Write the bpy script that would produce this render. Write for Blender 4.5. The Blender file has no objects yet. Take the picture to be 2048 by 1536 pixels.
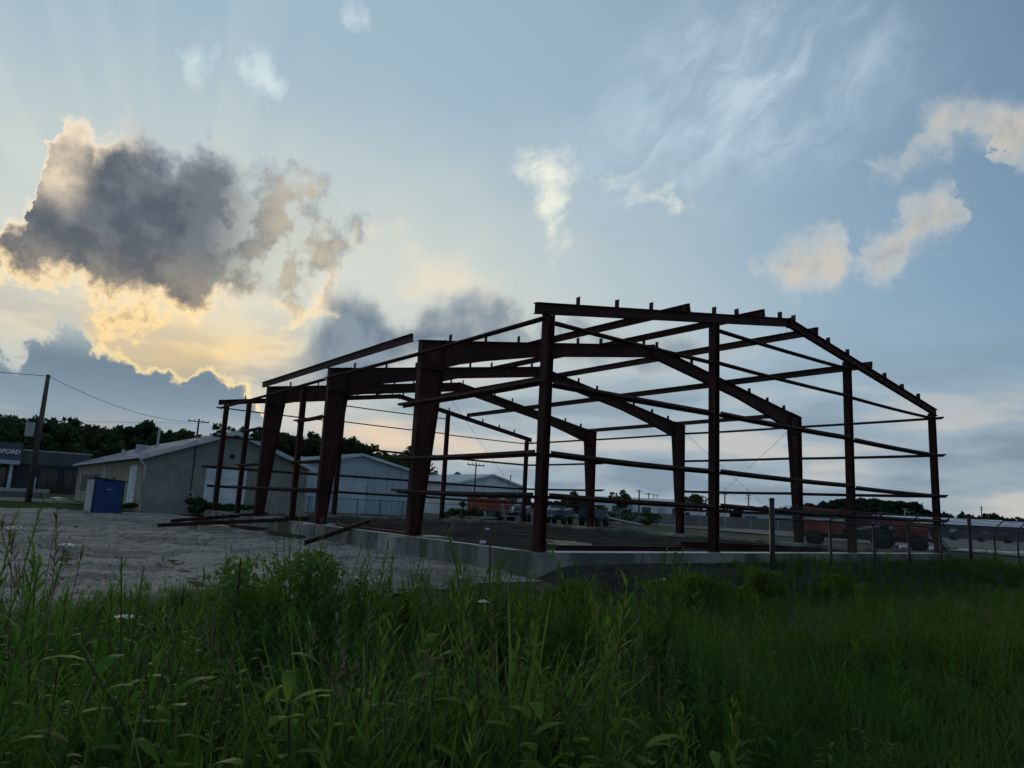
import bpy, math, random
import numpy as np
from mathutils import Vector, Matrix

random.seed(7)
RNG = np.random.default_rng(11)
scene = bpy.context.scene
COL = scene.collection
R = math.radians

# ------------------------------------------------------------------ camera
# metres; x runs along the steel building away from the viewer, -y across its front, z = 0 is the top of its footing
CAM = Vector((-11.562, 9.409, 0.875))
yaw, pitch, roll = R(-36.757), R(9.681), R(2.894)
fwd = Vector((math.cos(yaw) * math.cos(pitch), math.sin(yaw) * math.cos(pitch), math.sin(pitch)))
rgt = Vector((math.sin(yaw), -math.cos(yaw), 0))
upv = rgt.cross(fwd)
rgt2 = math.cos(roll) * rgt + math.sin(roll) * upv
upv2 = -math.sin(roll) * rgt + math.cos(roll) * upv
cam_data = bpy.data.cameras.new('camera')
cam_data.sensor_fit = 'HORIZONTAL'
cam_data.sensor_width = 36.0
cam_data.lens = 25.22
cam_data.clip_start = 0.05
cam_data.clip_end = 8000
cam = bpy.data.objects.new('camera', cam_data)
m = Matrix((rgt2, upv2, -fwd)).transposed().to_4x4()
m.translation = CAM
cam.matrix_world = m
COL.objects.link(cam)
scene.camera = cam

# ------------------------------------------------------------------ exposure
scene.view_settings.view_transform = 'Standard'
scene.view_settings.look = 'None'
scene.view_settings.gamma = 1.0
scene.view_settings.exposure = 0.38
scene.cycles.max_bounces = 6
scene.cycles.diffuse_bounces = 2
scene.cycles.transparent_max_bounces = 8
scene.cycles.use_denoising = True
scene.cycles.use_adaptive_sampling = True
scene.cycles.adaptive_threshold = 0.02
scene.cycles.adaptive_min_samples = 10

# ------------------------------------------------------------------ sky
SUN_AZ, SUN_EL = -11.6, 8.4          # low evening sun, behind the clouds on the left
world = bpy.data.worlds.new('World')
scene.world = world
world.use_nodes = True
world.cycles.sampling_method = 'MANUAL'
world.cycles.sample_map_resolution = 512
wt = world.node_tree
for n in list(wt.nodes):
    wt.nodes.remove(n)


class NT:
    """small helper that writes shader maths as node chains"""
    def __init__(self, tree, dims='3D'):
        self.t = tree
        self.dims = dims

    def n(self, kind, **kw):
        nd = self.t.nodes.new(kind)
        for k, v in kw.items():
            setattr(nd, k, v)
        return nd

    def put(self, sock, v):
        if hasattr(v, 'is_output') or isinstance(v, bpy.types.NodeSocket):
            self.t.links.new(v, sock)
        else:
            sock.default_value = v

    def m(self, op, a, b=None, c=None, clamp=False):
        nd = self.n('ShaderNodeMath', operation=op, use_clamp=clamp)
        self.put(nd.inputs[0], a)
        if b is not None:
            self.put(nd.inputs[1], b)
        if c is not None:
            self.put(nd.inputs[2], c)
        return nd.outputs[0]

    def v(self, op, a, b=None, s=None):
        nd = self.n('ShaderNodeVectorMath', operation=op)
        self.put(nd.inputs[0], a)
        if b is not None:
            self.put(nd.inputs[1], b)
        if s is not None:
            self.put(nd.inputs['Scale'], s)
        return nd.outputs['Value'] if op in ('DOT_PRODUCT', 'LENGTH', 'DISTANCE') else nd.outputs['Vector']

    def step(self, x, lo, hi, a=0.0, b=1.0):
        nd = self.n('ShaderNodeMapRange', interpolation_type='SMOOTHSTEP')
        self.put(nd.inputs['Value'], x)
        for k, q in (('From Min', lo), ('From Max', hi), ('To Min', a), ('To Max', b)):
            self.put(nd.inputs[k], q)
        return nd.outputs['Result']

    def noise(self, vec, scale, detail=4.0, rough=0.55, dist=0.0, col=False, lac=2.0):
        nd = self.n('ShaderNodeTexNoise', noise_dimensions=self.dims)
        self.put(nd.inputs['Vector'], vec)
        for k, q in (('Scale', scale), ('Detail', detail), ('Roughness', rough), ('Distortion', dist), ('Lacunarity', lac)):
            self.put(nd.inputs[k], q)
        return nd.outputs['Color'] if col else nd.outputs[0]

    def mapping(self, vec, loc=(0, 0, 0), rot=0.0, scale=(1, 1, 1), kind='TEXTURE'):
        nd = self.n('ShaderNodeMapping', vector_type=kind)
        self.put(nd.inputs['Vector'], vec)
        nd.inputs['Location'].default_value = loc
        nd.inputs['Rotation'].default_value = (0, 0, rot)
        nd.inputs['Scale'].default_value = scale
        return nd.outputs[0]

    def blob(self, vec, x, y, rx, ry, w=1.0):
        """w at the centre of an ellipse, 0 at its rim and beyond"""
        q = self.n('ShaderNodeVectorMath', operation='MULTIPLY_ADD')
        self.put(q.inputs[0], vec)
        q.inputs[1].default_value = (1 / rx, 1 / ry, 0)
        q.inputs[2].default_value = (-x / rx, -y / ry, 0)
        d = self.v('LENGTH', q.outputs[0])
        return self.m('MULTIPLY_ADD', self.m('MINIMUM', d, 1.0), -w, w)

    def mix(self, f, a, b, kind='MIX'):
        nd = self.n('ShaderNodeMix', data_type='RGBA', blend_type=kind)
        self.put(nd.inputs[0], f)
        for i, q in ((6, a), (7, b)):
            self.put(nd.inputs[i], q if not isinstance(q, tuple) or len(q) == 4 else (*q, 1.0))
        return nd.outputs[2]

    def ramp(self, f, stops, interp='EASE'):
        nd = self.n('ShaderNodeValToRGB')
        nd.color_ramp.interpolation = interp
        e = nd.color_ramp.elements
        while len(e) < len(stops):
            e.new(0.5)
        for i, (p, c) in enumerate(stops):
            e[i].position = p
            e[i].color = (*c, 1.0)
        self.put(nd.inputs[0], f)
        return nd.outputs[0]


def lin(r, g, b):
    """sRGB bytes to linear"""
    return tuple(((c / 255) / 12.92 if c / 255 <= 0.04045 else ((c / 255 + 0.055) / 1.055) ** 2.4) for c in (r, g, b))


W = NT(wt, '2D')
tc = W.n('ShaderNodeTexCoord').outputs['Generated']
sep = W.n('ShaderNodeSeparateXYZ')
W.put(sep.inputs[0], tc)
sky = W.n('ShaderNodeTexSky', sky_type='NISHITA', sun_disc=False, sun_elevation=R(SUN_EL),
          sun_rotation=R(90 - SUN_AZ), altitude=300.0, air_density=1.0, dust_density=0.5, ozone_density=4.0)
col = W.v('SCALE', sky.outputs[0], s=0.13)
# ---- clouds, set out in degrees: x = bearing to the right of the building's long axis, y = height above the horizon
CU_TOP = [(-1.96, 12.39), (-0.88, 13.94), (-0.4, 16.17), (0.06, 17.69), (0.73, 17.93), (1.2, 18.23), (1.45, 20.42), (1.77, 23.3), (2.67, 24.54), (3.67, 24.46), (4.29, 23.73), (5.87, 24.37), (7.56, 24.16), (8.88, 23.24), (11.09, 23.66), (12.79, 24.38), (14.18, 23.62), (16.33, 22.82), (19.33, 23.55), (20.77, 23.05), (22.72, 21.47), (25.26, 20.13)]
CU_BOT = [(-1.96, 19.39), (-0.69, 12.68), (0.0, 13.5), (1.57, 12.19), (3.3, 12.13), (6.01, 12.09), (8.58, 11.75), (11.55, 11.86), (12.82, 12.71), (13.7, 14.1), (14.83, 13.6), (17.04, 13.3), (19.6, 13.78), (21.57, 15.1), (22.99, 18.71), (25.26, 27.13)]
BANK_TOP = [(-1.31, 8.04), (-0.23, 9.52), (0.7, 8.71), (1.3, 8.31), (2.13, 9.28), (3.1, 10.47), (4.03, 11.08), (5.01, 10.87), (6.04, 9.58), (6.9, 8.87), (8.68, 8.45), (9.65, 8.4), (10.69, 7.88), (11.54, 7.69), (11.98, 8.26), (12.95, 8.63), (14.37, 8.24), (15.52, 7.36), (16.66, 6.72), (18.25, 5.16), (19.64, 2.24), (20.97, -0.31)]
BANK_BOT = [(-0.41, 1.78), (1.65, 1.96), (7.33, 1.92), (13.71, 2.03), (20.74, 2.12)]
MID_TOP = [(18.06, 7.04), (18.92, 9.42), (19.96, 12.02), (21.43, 14.62), (22.85, 16.02), (24.04, 15.96), (25.71, 15.08), (27.34, 14.73), (29.31, 15.41), (31.3, 16.11), (33.76, 16.28), (36.27, 15.87), (37.98, 14.64), (39.62, 14.71), (42.89, 14.92), (47.72, 14.75), (51.64, 14.18), (55.4, 13.05), (59.68, 11.26)]
MID_BOT = [(18.06, 14.04), (19.11, 7.52), (20.9, 8.26), (23.92, 8.53), (27.77, 9.24), (29.3, 10.14), (31.64, 11.1), (35.64, 12.34), (38.09, 12.46), (39.74, 11.93), (43.79, 12.06), (47.77, 11.85), (51.65, 12.14), (55.4, 12.22), (59.68, 18.26)]
PUFF_TOP = [(54.68, 17.96), (56.19, 18.82), (57.13, 20.22), (58.79, 20.64), (60.05, 20.88), (61.98, 20.62), (62.81, 19.55), (63.29, 18.45), (63.82, 19.45), (65.01, 20.18), (65.69, 20.78), (66.24, 22.06), (67.71, 22.74), (69.28, 22.8), (69.68, 21.69), (70.22, 20.62)]
PUFF_BOT = [(54.68, 24.96), (56.18, 17.89), (57.64, 17.26), (59.44, 16.96), (61.9, 17.51), (62.79, 18.85), (63.28, 18.38), (63.76, 17.7), (65.24, 17.55), (66.58, 18.79), (67.88, 19.64), (68.82, 19.84), (69.62, 20.71), (70.22, 27.62)]
TOP_PUFF_TOP = [(62.11, 25.0), (65.54, 25.01), (66.74, 26.12), (67.61, 27.24), (69.25, 28.01), (70.36, 28.23), (71.7, 27.77), (72.84, 27.19), (73.95, 26.62), (75.83, 25.99), (77.72, 23.42)]
TOP_PUFF_BOT = [(62.11, 32.0), (65.53, 24.84), (67.51, 25.26), (69.12, 25.61), (70.68, 26.05), (72.01, 25.76), (72.32, 23.76), (73.7, 23.15), (75.61, 23.04), (77.72, 30.42)]
TAIL = [(24.0, 20.74, 4.38, 1.86, 0.5), (28.67, 18.36, 4.48, 2.12, 0.7), (32.05, 17.27, 5.35, 2.34, 0.7)]
PLUME = [(38.41, 26.92, 4.06, 2.18, 0.65), (39.17, 24.55, 2.33, 2.98, 0.65), (39.71, 22.11, 1.51, 3.42, 0.65), (44.39, 25.64, 3.35, 1.1, 0.55), (47.53, 24.63, 3.07, 0.95, 0.6), (49.78, 23.82, 2.41, 0.73, 0.7)]
WISP = [(10.17, 30.06, 1.92, 2.78, 0.6), (14.84, 30.04, 2.24, 2.25, 0.9), (21.66, 35.42, 1.86, 2.16, 0.5)]
CIRRUS = [(49.54, 26.66, 17.09, 6.07, 0.7), (56.32, 32.56, 16.37, 7.72, 1.0)]
GLOW = [(10.4, 10.23, 15.33, 5.87, 1.0)]
GLOW2 = [(15.11, 14.24, 53.28, 20.52, 1.0)]
SUNGAP = [(11.75, 8.78, 4.98, 2.52, 1.0)]
PEACH = [(5.51, 4.5, 7.57, 1.52, 1.0), (26.97, 4.45, 8.9, 2.34, 1.0)]
flat = W.m('MULTIPLY', W.m('ARCTAN2', sep.outputs[1], sep.outputs[0]), -180 / math.pi)
high = W.m('MULTIPLY', W.m('ARCSINE', sep.outputs[2]), 180 / math.pi)
cmb = W.n('ShaderNodeCombineXYZ')
W.put(cmb.inputs[0], flat)
W.put(cmb.inputs[1], high)
P = cmb.outputs[0]


def field(vec, blobs):
    tot = None
    for q in blobs:
        b = W.blob(vec, *q)
        tot = b if tot is None else W.m('ADD', tot, b)
    return tot


def outline(x, pts):
    """a drawn line y(x) as one curve node"""
    x0, x1 = pts[0][0], pts[-1][0]
    y0, y1 = min(p_[1] for p_ in pts), max(p_[1] for p_ in pts)
    nd = W.n('ShaderNodeFloatCurve')
    c = nd.mapping.curves[0]
    while len(c.points) < len(pts):
        c.points.new(0.5, 0.5)
    for i, (x_, y_) in enumerate(pts):
        c.points[i].location = ((x_ - x0) / (x1 - x0), (y_ - y0) / (y1 - y0))
        c.points[i].handle_type = 'AUTO_CLAMPED'
    nd.mapping.use_clip = False
    nd.mapping.extend = 'HORIZONTAL'
    nd.mapping.update()
    W.put(nd.inputs['Value'], W.m('MULTIPLY_ADD', x, 1 / (x1 - x0), -x0 / (x1 - x0)))
    return W.m('MULTIPLY_ADD', nd.outputs[0], y1 - y0, y0)


def split(vec):
    s_ = W.n('ShaderNodeSeparateXYZ')
    W.put(s_.inputs[0], vec)
    return s_.outputs[0], s_.outputs[1]


def warp(scale, amount, detail, rough):
    """bearings shaken by noise, and a spare noise channel"""
    c_ = W.noise(P, scale, detail, rough, col=True)
    q = W.n('ShaderNodeVectorMath', operation='MULTIPLY_ADD')
    W.put(q.inputs[0], c_)
    q.inputs[1].default_value = (amount, amount, 0)
    W.put(q.inputs[2], W.v('ADD', P, (-amount / 2, -amount / 2, 0)))
    s_ = W.n('ShaderNodeSeparateColor')
    W.put(s_.inputs[0], c_)
    return q.outputs[0], s_.outputs[2]


P1, n1 = warp(0.17, 5.0, 2.0, 0.5)
P2, n2 = warp(0.42, 3.4, 4.0, 0.58)
X1, Y1 = split(P1)
X2, Y2 = split(P2)
billow = W.noise(P, 0.20, 6.0, 0.62)
bil = W.m('SUBTRACT', billow, 0.5)
mott = W.step(W.m('MULTIPLY_ADD', n2, 0.45, W.m('MULTIPLY', billow, 0.55)), 0.38, 0.62)
# film-like shoulder for the glare round the hidden sun
sp = W.n('ShaderNodeSeparateColor')
W.put(sp.inputs[0], col)
cc = W.n('ShaderNodeCombineColor')
for i, k in enumerate((1.05, 0.95, 0.9)):
    c_ = sp.outputs[i]
    W.put(cc.inputs[i], W.m('DIVIDE', c_, W.m('MULTIPLY_ADD', c_, k, 1.0)))
col = cc.outputs[0]
# summer haze, thicker towards the sun, and shafts of light fanning out from behind the cumulus
sunward = W.v('DOT_PRODUCT', tc, (math.cos(R(SUN_AZ)) * math.cos(R(SUN_EL)), math.sin(R(SUN_AZ)) * math.cos(R(SUN_EL)), math.sin(R(SUN_EL))))
col = W.mix(W.m('MAXIMUM', W.step(sunward, 0.25, 1.0, 0.18, 0.88), W.step(high, 36.0, 62.0, 0.0, 0.88)), col, lin(150, 172, 184))  # the high step is a veil added overhead, out of view, to brighten the ground
ray = W.n('ShaderNodeTexNoise', noise_dimensions='1D')
ray.inputs['Scale'].default_value = 5.0
ray.inputs['Detail'].default_value = 1.0
W.put(ray.inputs['W'], W.m('ARCTAN2', W.m('SUBTRACT', flat, 11.6), W.m('SUBTRACT', high, 8.4)))
shaft = W.m('MULTIPLY', W.step(ray.outputs[0], 0.45, 0.65), W.m('SUBTRACT', 1.0, W.step(flat, 4.0, 22.0)))
col = W.mix(W.m('MULTIPLY', shaft, 0.16), col, lin(206, 212, 200))
# thin gilded veil in front of the sun
col = W.mix(W.m('MULTIPLY', W.step(field(P1, GLOW2), 0.0, 1.0), 0.66), col, lin(212, 208, 186))
col = W.mix(W.m('MULTIPLY', W.step(field(P1, GLOW), 0.05, 0.75), W.step(billow, 0.25, 0.6, 0.65, 1.0)), col, lin(232, 202, 146))
col = W.mix(W.step(field(P1, SUNGAP), 0.0, 1.0), col, lin(246, 208, 126))
# high cirrus combed into a fan
PCx = W.m('MULTIPLY_ADD', n1, 0.5, W.v('DOT_PRODUCT', P, (0.11, 0.08, 0.0)))
PCy = W.m('MULTIPLY_ADD', n1, 1.6, W.v('DOT_PRODUCT', P, (-0.22, 0.32, 0.0)))
cm = W.n('ShaderNodeCombineXYZ')
W.put(cm.inputs[0], PCx)
W.put(cm.inputs[1], PCy)
streak = W.noise(cm.outputs[0], 1.0, 5.0, 0.62)
cz = W.m('MULTIPLY', W.step(field(P1, CIRRUS), 0.0, 0.95), W.step(streak, 0.30, 0.75, 0.15, 1.0))
col = W.mix(W.m('MULTIPLY', cz, 0.72), col, lin(178, 194, 206))


def puffs(col, vec, blobs, tex, amp, hi, k, c):
    f_ = field(vec, blobs)
    d = W.m('MULTIPLY', W.m('MULTIPLY_ADD', W.m('SUBTRACT', tex, 0.5), amp, f_), W.step(f_, 0.0, 0.25))
    return W.mix(W.m('MULTIPLY', W.step(d, 0.0, hi), k), col, c)


col = puffs(col, P2, PLUME, streak, 1.3, 1.15, 0.85, lin(228, 226, 206))
col = puffs(col, P2, WISP, n2, 1.0, 1.0, 0.6, lin(206, 217, 220))
# layered haze and stratus towards the horizon
band = W.noise(W.v('MULTIPLY', P, (0.070, 0.30, 0.0)), 1.0, 5.0, 0.52)
low = W.m('MULTIPLY', W.m('SUBTRACT', 1.0, W.step(high, 3.0, 17.0)), W.step(sunward, -0.5, 0.4, 0.35, 1.0))
right_ = W.step(flat, 14.0, 32.0)
col = W.mix(W.m('MULTIPLY', low, W.m('MULTIPLY_ADD', right_, 0.3, 0.45)), col, W.mix(right_, lin(168, 162, 155), lin(138, 150, 160)))
col = W.mix(W.m('MULTIPLY', low, W.step(band, 0.52, 0.68, 0.0, 0.55)), col, lin(194, 186, 176))
col = W.mix(W.m('MULTIPLY', low, W.step(band, 0.34, 0.54, 0.75, 0.0)), col, lin(104, 123, 140))
col = puffs(col, P1, PEACH, band, 1.6, 1.2, 0.4, lin(240, 198, 146))


def cloud(col, x, y, top, bot, amp, soft, thick, rim, body, k=1.0):
    """alpha and shade from the depth (in degrees) inside an upper and a lower outline"""
    d = W.m('MINIMUM', W.m('SUBTRACT', outline(x, top), y), W.m('SUBTRACT', y, outline(x, bot)))
    d = W.m('MULTIPLY_ADD', bil, amp, d)
    a = W.m('MULTIPLY', W.step(d, W.m('MULTIPLY', soft, -0.5), W.m('MULTIPLY', soft, 0.5)), k)
    return W.mix(a, col, W.mix(W.step(d, thick[0], thick[1]), rim, body))


# low cloud is lit from beneath, gold; the sunward tower cream; the far shoulder stays slate
away = W.m('MULTIPLY', W.step(flat, 4.0, 8.5), W.step(high, 15.5, 19.5))
rimA = W.mix(away, W.mix(W.step(high, 10.0, 19.0), lin(248, 214, 150), lin(232, 214, 188)), lin(140, 150, 158))
bodA = W.mix(W.step(high, 11.0, 19.0), W.mix(mott, lin(104, 102, 98), lin(150, 138, 120)), W.mix(mott, lin(76, 85, 96), lin(100, 107, 114)))
bodA = W.mix(W.m('MULTIPLY', W.step(flat, 2.6, 5.2, 0.9, 0.0), W.step(high, 17.0, 20.5)), bodA, W.mix(mott, lin(160, 152, 140), lin(214, 198, 172)))
bodA = W.mix(W.step(flat, 12.5, 19.0, 0.0, 0.75), bodA, W.mix(mott, lin(136, 138, 134), lin(190, 180, 158)))
col = puffs(col, P1, TAIL, billow, 1.4, 0.9, 0.5, lin(222, 204, 176))
col = cloud(col, X1, Y1, MID_TOP, MID_BOT, 5.0, 2.4, (-0.8, 2.2), lin(180, 182, 178), W.mix(mott, lin(86, 104, 121), lin(116, 130, 142)), W.m('MULTIPLY', W.step(flat, 34.0, 44.0, 0.92, 0.6), W.step(flat, 17.5, 23.0)))
col = cloud(col, X2, Y2, CU_TOP, CU_BOT, W.m('MAXIMUM', W.step(high, 12.0, 22.0, 12.0, 6.0), W.step(flat, 10.0, 20.0, 6.0, 13.0)), W.step(flat, 6.0, 18.0, 1.7, 2.8), (-0.4, 2.4), rimA, bodA, W.m('SUBTRACT', 1.0, W.m('MULTIPLY', W.step(flat, 10.5, 18.0, 0.0, 0.85), W.step(n2, 0.62, 0.40))))
bankB = W.mix(W.step(high, 3.5, 9.0), lin(130, 146, 157), lin(98, 117, 133))
bankB = W.mix(W.step(high, 8.2, 11.0, 0.0, 0.6), bankB, lin(178, 190, 186))
bankR = W.mix(W.step(flat, 4.0, 8.0), lin(168, 180, 180), lin(252, 222, 150))
col = cloud(col, X2, Y2, BANK_TOP, BANK_BOT, 2.6, W.step(flat, 4.0, 9.0, 2.0, 0.9), (-0.1, 0.65), bankR, bankB, W.step(high, 3.2, 6.0, 0.0, 0.96))
pufB = W.mix(mott, lin(150, 150, 150), lin(196, 184, 164))
col = cloud(col, X2, Y2, PUFF_TOP, PUFF_BOT, 3.4, 2.4, (0.0, 2.0), lin(182, 184, 180), pufB, 0.68)
col = cloud(col, X2, Y2, TOP_PUFF_TOP, TOP_PUFF_BOT, 3.4, 2.4, (0.0, 2.0), lin(182, 184, 180), pufB, 0.68)
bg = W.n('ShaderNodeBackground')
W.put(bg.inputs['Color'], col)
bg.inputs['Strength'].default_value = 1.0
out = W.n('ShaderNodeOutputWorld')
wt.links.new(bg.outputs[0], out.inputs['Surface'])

# ------------------------------------------------------------------ sun lamp (veiled by cloud, so weak and soft)
sun_data = bpy.data.lights.new('sun', 'SUN')
sun_data.energy = 1.5
sun_data.angle = R(12)
sun_data.color = (1.0, 0.82, 0.6)
sun = bpy.data.objects.new('sun', sun_data)
sd = Vector((math.cos(R(SUN_AZ)) * math.cos(R(SUN_EL)), math.sin(R(SUN_AZ)) * math.cos(R(SUN_EL)), math.sin(R(SUN_EL))))
sun.rotation_euler = (-sd).to_track_quat('-Z', 'Y').to_euler()
sun.location = sd * 200
COL.objects.link(sun)

# ------------------------------------------------------------------ materials
MATS = {}


def surf(name, base, dark=None, scale=3.0, rough=0.8, metal=0.0, bump=0.0, bscale=None, spec=0.3, detail=5.0, coords='Object', fac=(0.35, 0.65), stretch=None):
    """a procedural surface: two tones of the same paint or stone mixed by noise, with fine relief"""
    mt = bpy.data.materials.new(name)
    mt.use_nodes = True
    t = NT(mt.node_tree)
    bsdf = mt.node_tree.nodes['Principled BSDF']
    vec = t.n('ShaderNodeTexCoord').outputs[coords]
    if stretch:
        vec = t.v('MULTIPLY', vec, stretch)
    dark = dark or tuple(c * 0.72 for c in base)
    f = t.step(t.noise(vec, scale, detail, 0.6), fac[0], fac[1])
    t.put(bsdf.inputs['Base Color'], t.mix(f, dark, base))
    bsdf.inputs['Roughness'].default_value = rough
    bsdf.inputs['Metallic'].default_value = metal
    bsdf.inputs['Specular IOR Level'].default_value = spec
    if bump:
        b = t.n('ShaderNodeBump')
        b.inputs['Strength'].default_value = bump
        b.inputs['Distance'].default_value = 0.02
        t.put(b.inputs['Height'], t.noise(vec, bscale or scale * 4, 6.0, 0.65))
        t.put(bsdf.inputs['Normal'], b.outputs[0])
    if any(k_ in name for k_ in ('soil', 'gravel', 'yard', 'lawn', 'road', 'asphalt', 'concrete')):
        bsdf.inputs['Specular IOR Level'].default_value = 0.0
    MATS[name] = mt
    return mt


def leafmat(name, a, b, c, trans=0.35, patch=0.6):
    """leaf: colour differs from leaf to leaf and in patches over the ground"""
    mt = bpy.data.materials.new(name)
    mt.use_nodes = True
    t = NT(mt.node_tree)
    nd = mt.node_tree.nodes
    bsdf = nd['Principled BSDF']
    geo = t.n('ShaderNodeNewGeometry')
    rnd = geo.outputs['Random Per Island']
    col_ = t.mix(rnd, a, b)
    pn = t.noise(geo.outputs['Position'], patch, 3.0, 0.5)
    col_ = t.mix(t.m('MULTIPLY', t.step(pn, 0.42, 0.62), 0.75), col_, c)
    t.put(bsdf.inputs['Base Color'], col_)
    bsdf.inputs['Roughness'].default_value = 0.75
    bsdf.inputs['Specular IOR Level'].default_value = 0.08
    tr = t.n('ShaderNodeBsdfTranslucent')
    t.put(tr.inputs['Color'], col_)
    mx = t.n('ShaderNodeMixShader')
    mx.inputs[0].default_value = trans
    mt.node_tree.links.new(bsdf.outputs[0], mx.inputs[1])
    mt.node_tree.links.new(tr.outputs[0], mx.inputs[2])
    mt.node_tree.links.new(mx.outputs[0], nd['Material Output'].inputs['Surface'])
    MATS[name] = mt
    return mt


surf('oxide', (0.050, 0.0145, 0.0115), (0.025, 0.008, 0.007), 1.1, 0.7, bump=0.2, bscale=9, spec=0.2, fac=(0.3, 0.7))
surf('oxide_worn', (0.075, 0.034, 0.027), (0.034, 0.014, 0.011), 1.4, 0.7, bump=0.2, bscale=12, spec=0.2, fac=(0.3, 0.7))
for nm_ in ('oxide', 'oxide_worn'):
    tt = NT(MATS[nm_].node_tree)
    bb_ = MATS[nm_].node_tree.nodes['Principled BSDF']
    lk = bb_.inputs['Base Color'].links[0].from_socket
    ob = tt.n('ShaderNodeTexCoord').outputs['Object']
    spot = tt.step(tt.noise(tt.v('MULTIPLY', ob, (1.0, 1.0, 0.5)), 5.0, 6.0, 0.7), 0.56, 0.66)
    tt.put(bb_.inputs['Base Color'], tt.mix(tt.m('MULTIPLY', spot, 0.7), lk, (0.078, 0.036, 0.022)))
surf('galv', (0.34, 0.35, 0.36), (0.22, 0.23, 0.24), 4, 0.45, 0.6)
surf('cable', (0.10, 0.10, 0.10), None, 4, 0.5, 0.6)
surf('concrete', (0.34, 0.33, 0.30), (0.2, 0.2, 0.18), 1.6, 0.9, bump=0.5, bscale=22)
surf('footing_concrete', (0.24, 0.235, 0.205), (0.095, 0.10, 0.088), 1.1, 0.92, bump=0.6, bscale=16, stretch=(1, 1, 0.35), fac=(0.4, 0.62))
surf('block', (0.25, 0.245, 0.205), (0.19, 0.19, 0.165), 1.2, 0.9, bump=0.3, bscale=30)
surf('tan_wall', (0.30, 0.26, 0.19), (0.22, 0.19, 0.14), 0.8, 0.9, bump=0.2)
surf('white_paint', (0.62, 0.64, 0.66), (0.46, 0.48, 0.5), 0.7, 0.6)
surf('pale_metal', (0.36, 0.40, 0.44), (0.30, 0.34, 0.38), 1.1, 0.55, bump=0.1, stretch=(1, 1, 0.12))
surf('pale_roof', (0.42, 0.46, 0.5), (0.33, 0.37, 0.41), 0.3, 0.5)
surf('roof_metal', (0.30, 0.32, 0.38), (0.22, 0.23, 0.28), 0.6, 0.5)
surf('trim', (0.50, 0.52, 0.55), None, 1.0, 0.55)
surf('dark_opening', (0.022, 0.024, 0.026), None, 1.0, 0.6)
surf('store_grey', (0.075, 0.083, 0.09), (0.055, 0.062, 0.068), 0.15, 0.85)
surf('store_front', (0.022, 0.028, 0.036), (0.015, 0.018, 0.024), 0.3, 0.5)
surf('blue_paint', (0.012, 0.045, 0.17), (0.008, 0.03, 0.11), 1.2, 0.5, spec=0.4)
surf('blue_machine', (0.018, 0.05, 0.10), (0.01, 0.025, 0.05), 2.0, 0.5, spec=0.4)
surf('red_machine', (0.22, 0.034, 0.02), (0.12, 0.02, 0.014), 1.6, 0.5, spec=0.4)
surf('rust_red', (0.34, 0.075, 0.032), (0.2, 0.045, 0.024), 1.4, 0.75)
surf('rubber', (0.012, 0.012, 0.013), None, 6, 0.85)
surf('dark_steel', (0.025, 0.027, 0.03), (0.014, 0.015, 0.017), 3, 0.6, 0.3)
surf('glass_dark', (0.02, 0.026, 0.032), None, 1, 0.12, spec=0.6)
surf('pole_wood', (0.085, 0.07, 0.055), (0.045, 0.038, 0.032), 2.2, 0.9, bump=0.4, stretch=(4, 4, 0.4))
surf('lumber', (0.42, 0.37, 0.29), (0.28, 0.24, 0.18), 3, 0.85)
surf('white_plastic', (0.75, 0.76, 0.76), None, 2, 0.5)
surf('asphalt', (0.055, 0.056, 0.058), (0.036, 0.037, 0.04), 0.4, 0.9, bump=0.3, bscale=20)
surf('road_pale', (0.17, 0.165, 0.155), (0.12, 0.118, 0.112), 0.15, 0.9)
surf('silver_paint', (0.4, 0.41, 0.42), None, 1, 0.4)
surf('dark_paint', (0.03, 0.034, 0.04), None, 1, 0.35)
surf('dry_stalk', (0.20, 0.17, 0.10), (0.13, 0.11, 0.065), 30, 0.9, spec=0.05)
surf('petal', (0.72, 0.73, 0.66), (0.5, 0.52, 0.42), 40, 0.8)
surf('yellow_petal', (0.6, 0.45, 0.03), None, 40, 0.7)
surf('bark', (0.05, 0.042, 0.034), (0.028, 0.024, 0.02), 2, 0.9, bump=0.4)
leafmat('weed_leaf', (0.046, 0.124, 0.018), (0.078, 0.170, 0.027), (0.100, 0.162, 0.027), 0.45, 0.45)
leafmat('grass_blade', (0.040, 0.114, 0.020), (0.070, 0.158, 0.028), (0.088, 0.140, 0.030), 0.45, 0.5)
leafmat('bush_leaf', (0.042, 0.092, 0.012), (0.080, 0.135, 0.018), (0.060, 0.115, 0.014), 0.45, 1.2)
leafmat('stalk', (0.052, 0.078, 0.022), (0.085, 0.105, 0.035), (0.07, 0.085, 0.03), 0.15, 1.0)
leafmat('seed_head', (0.070, 0.078, 0.035), (0.105, 0.10, 0.05), (0.08, 0.078, 0.04), 0.2, 1.0)
leafmat('tree_leaf', (0.020, 0.042, 0.014), (0.034, 0.060, 0.018), (0.026, 0.050, 0.020), 0.2, 0.05)
leafmat('far_leaf', (0.012, 0.024, 0.016), (0.020, 0.034, 0.020), (0.015, 0.028, 0.018), 0.2, 0.02)


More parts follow.
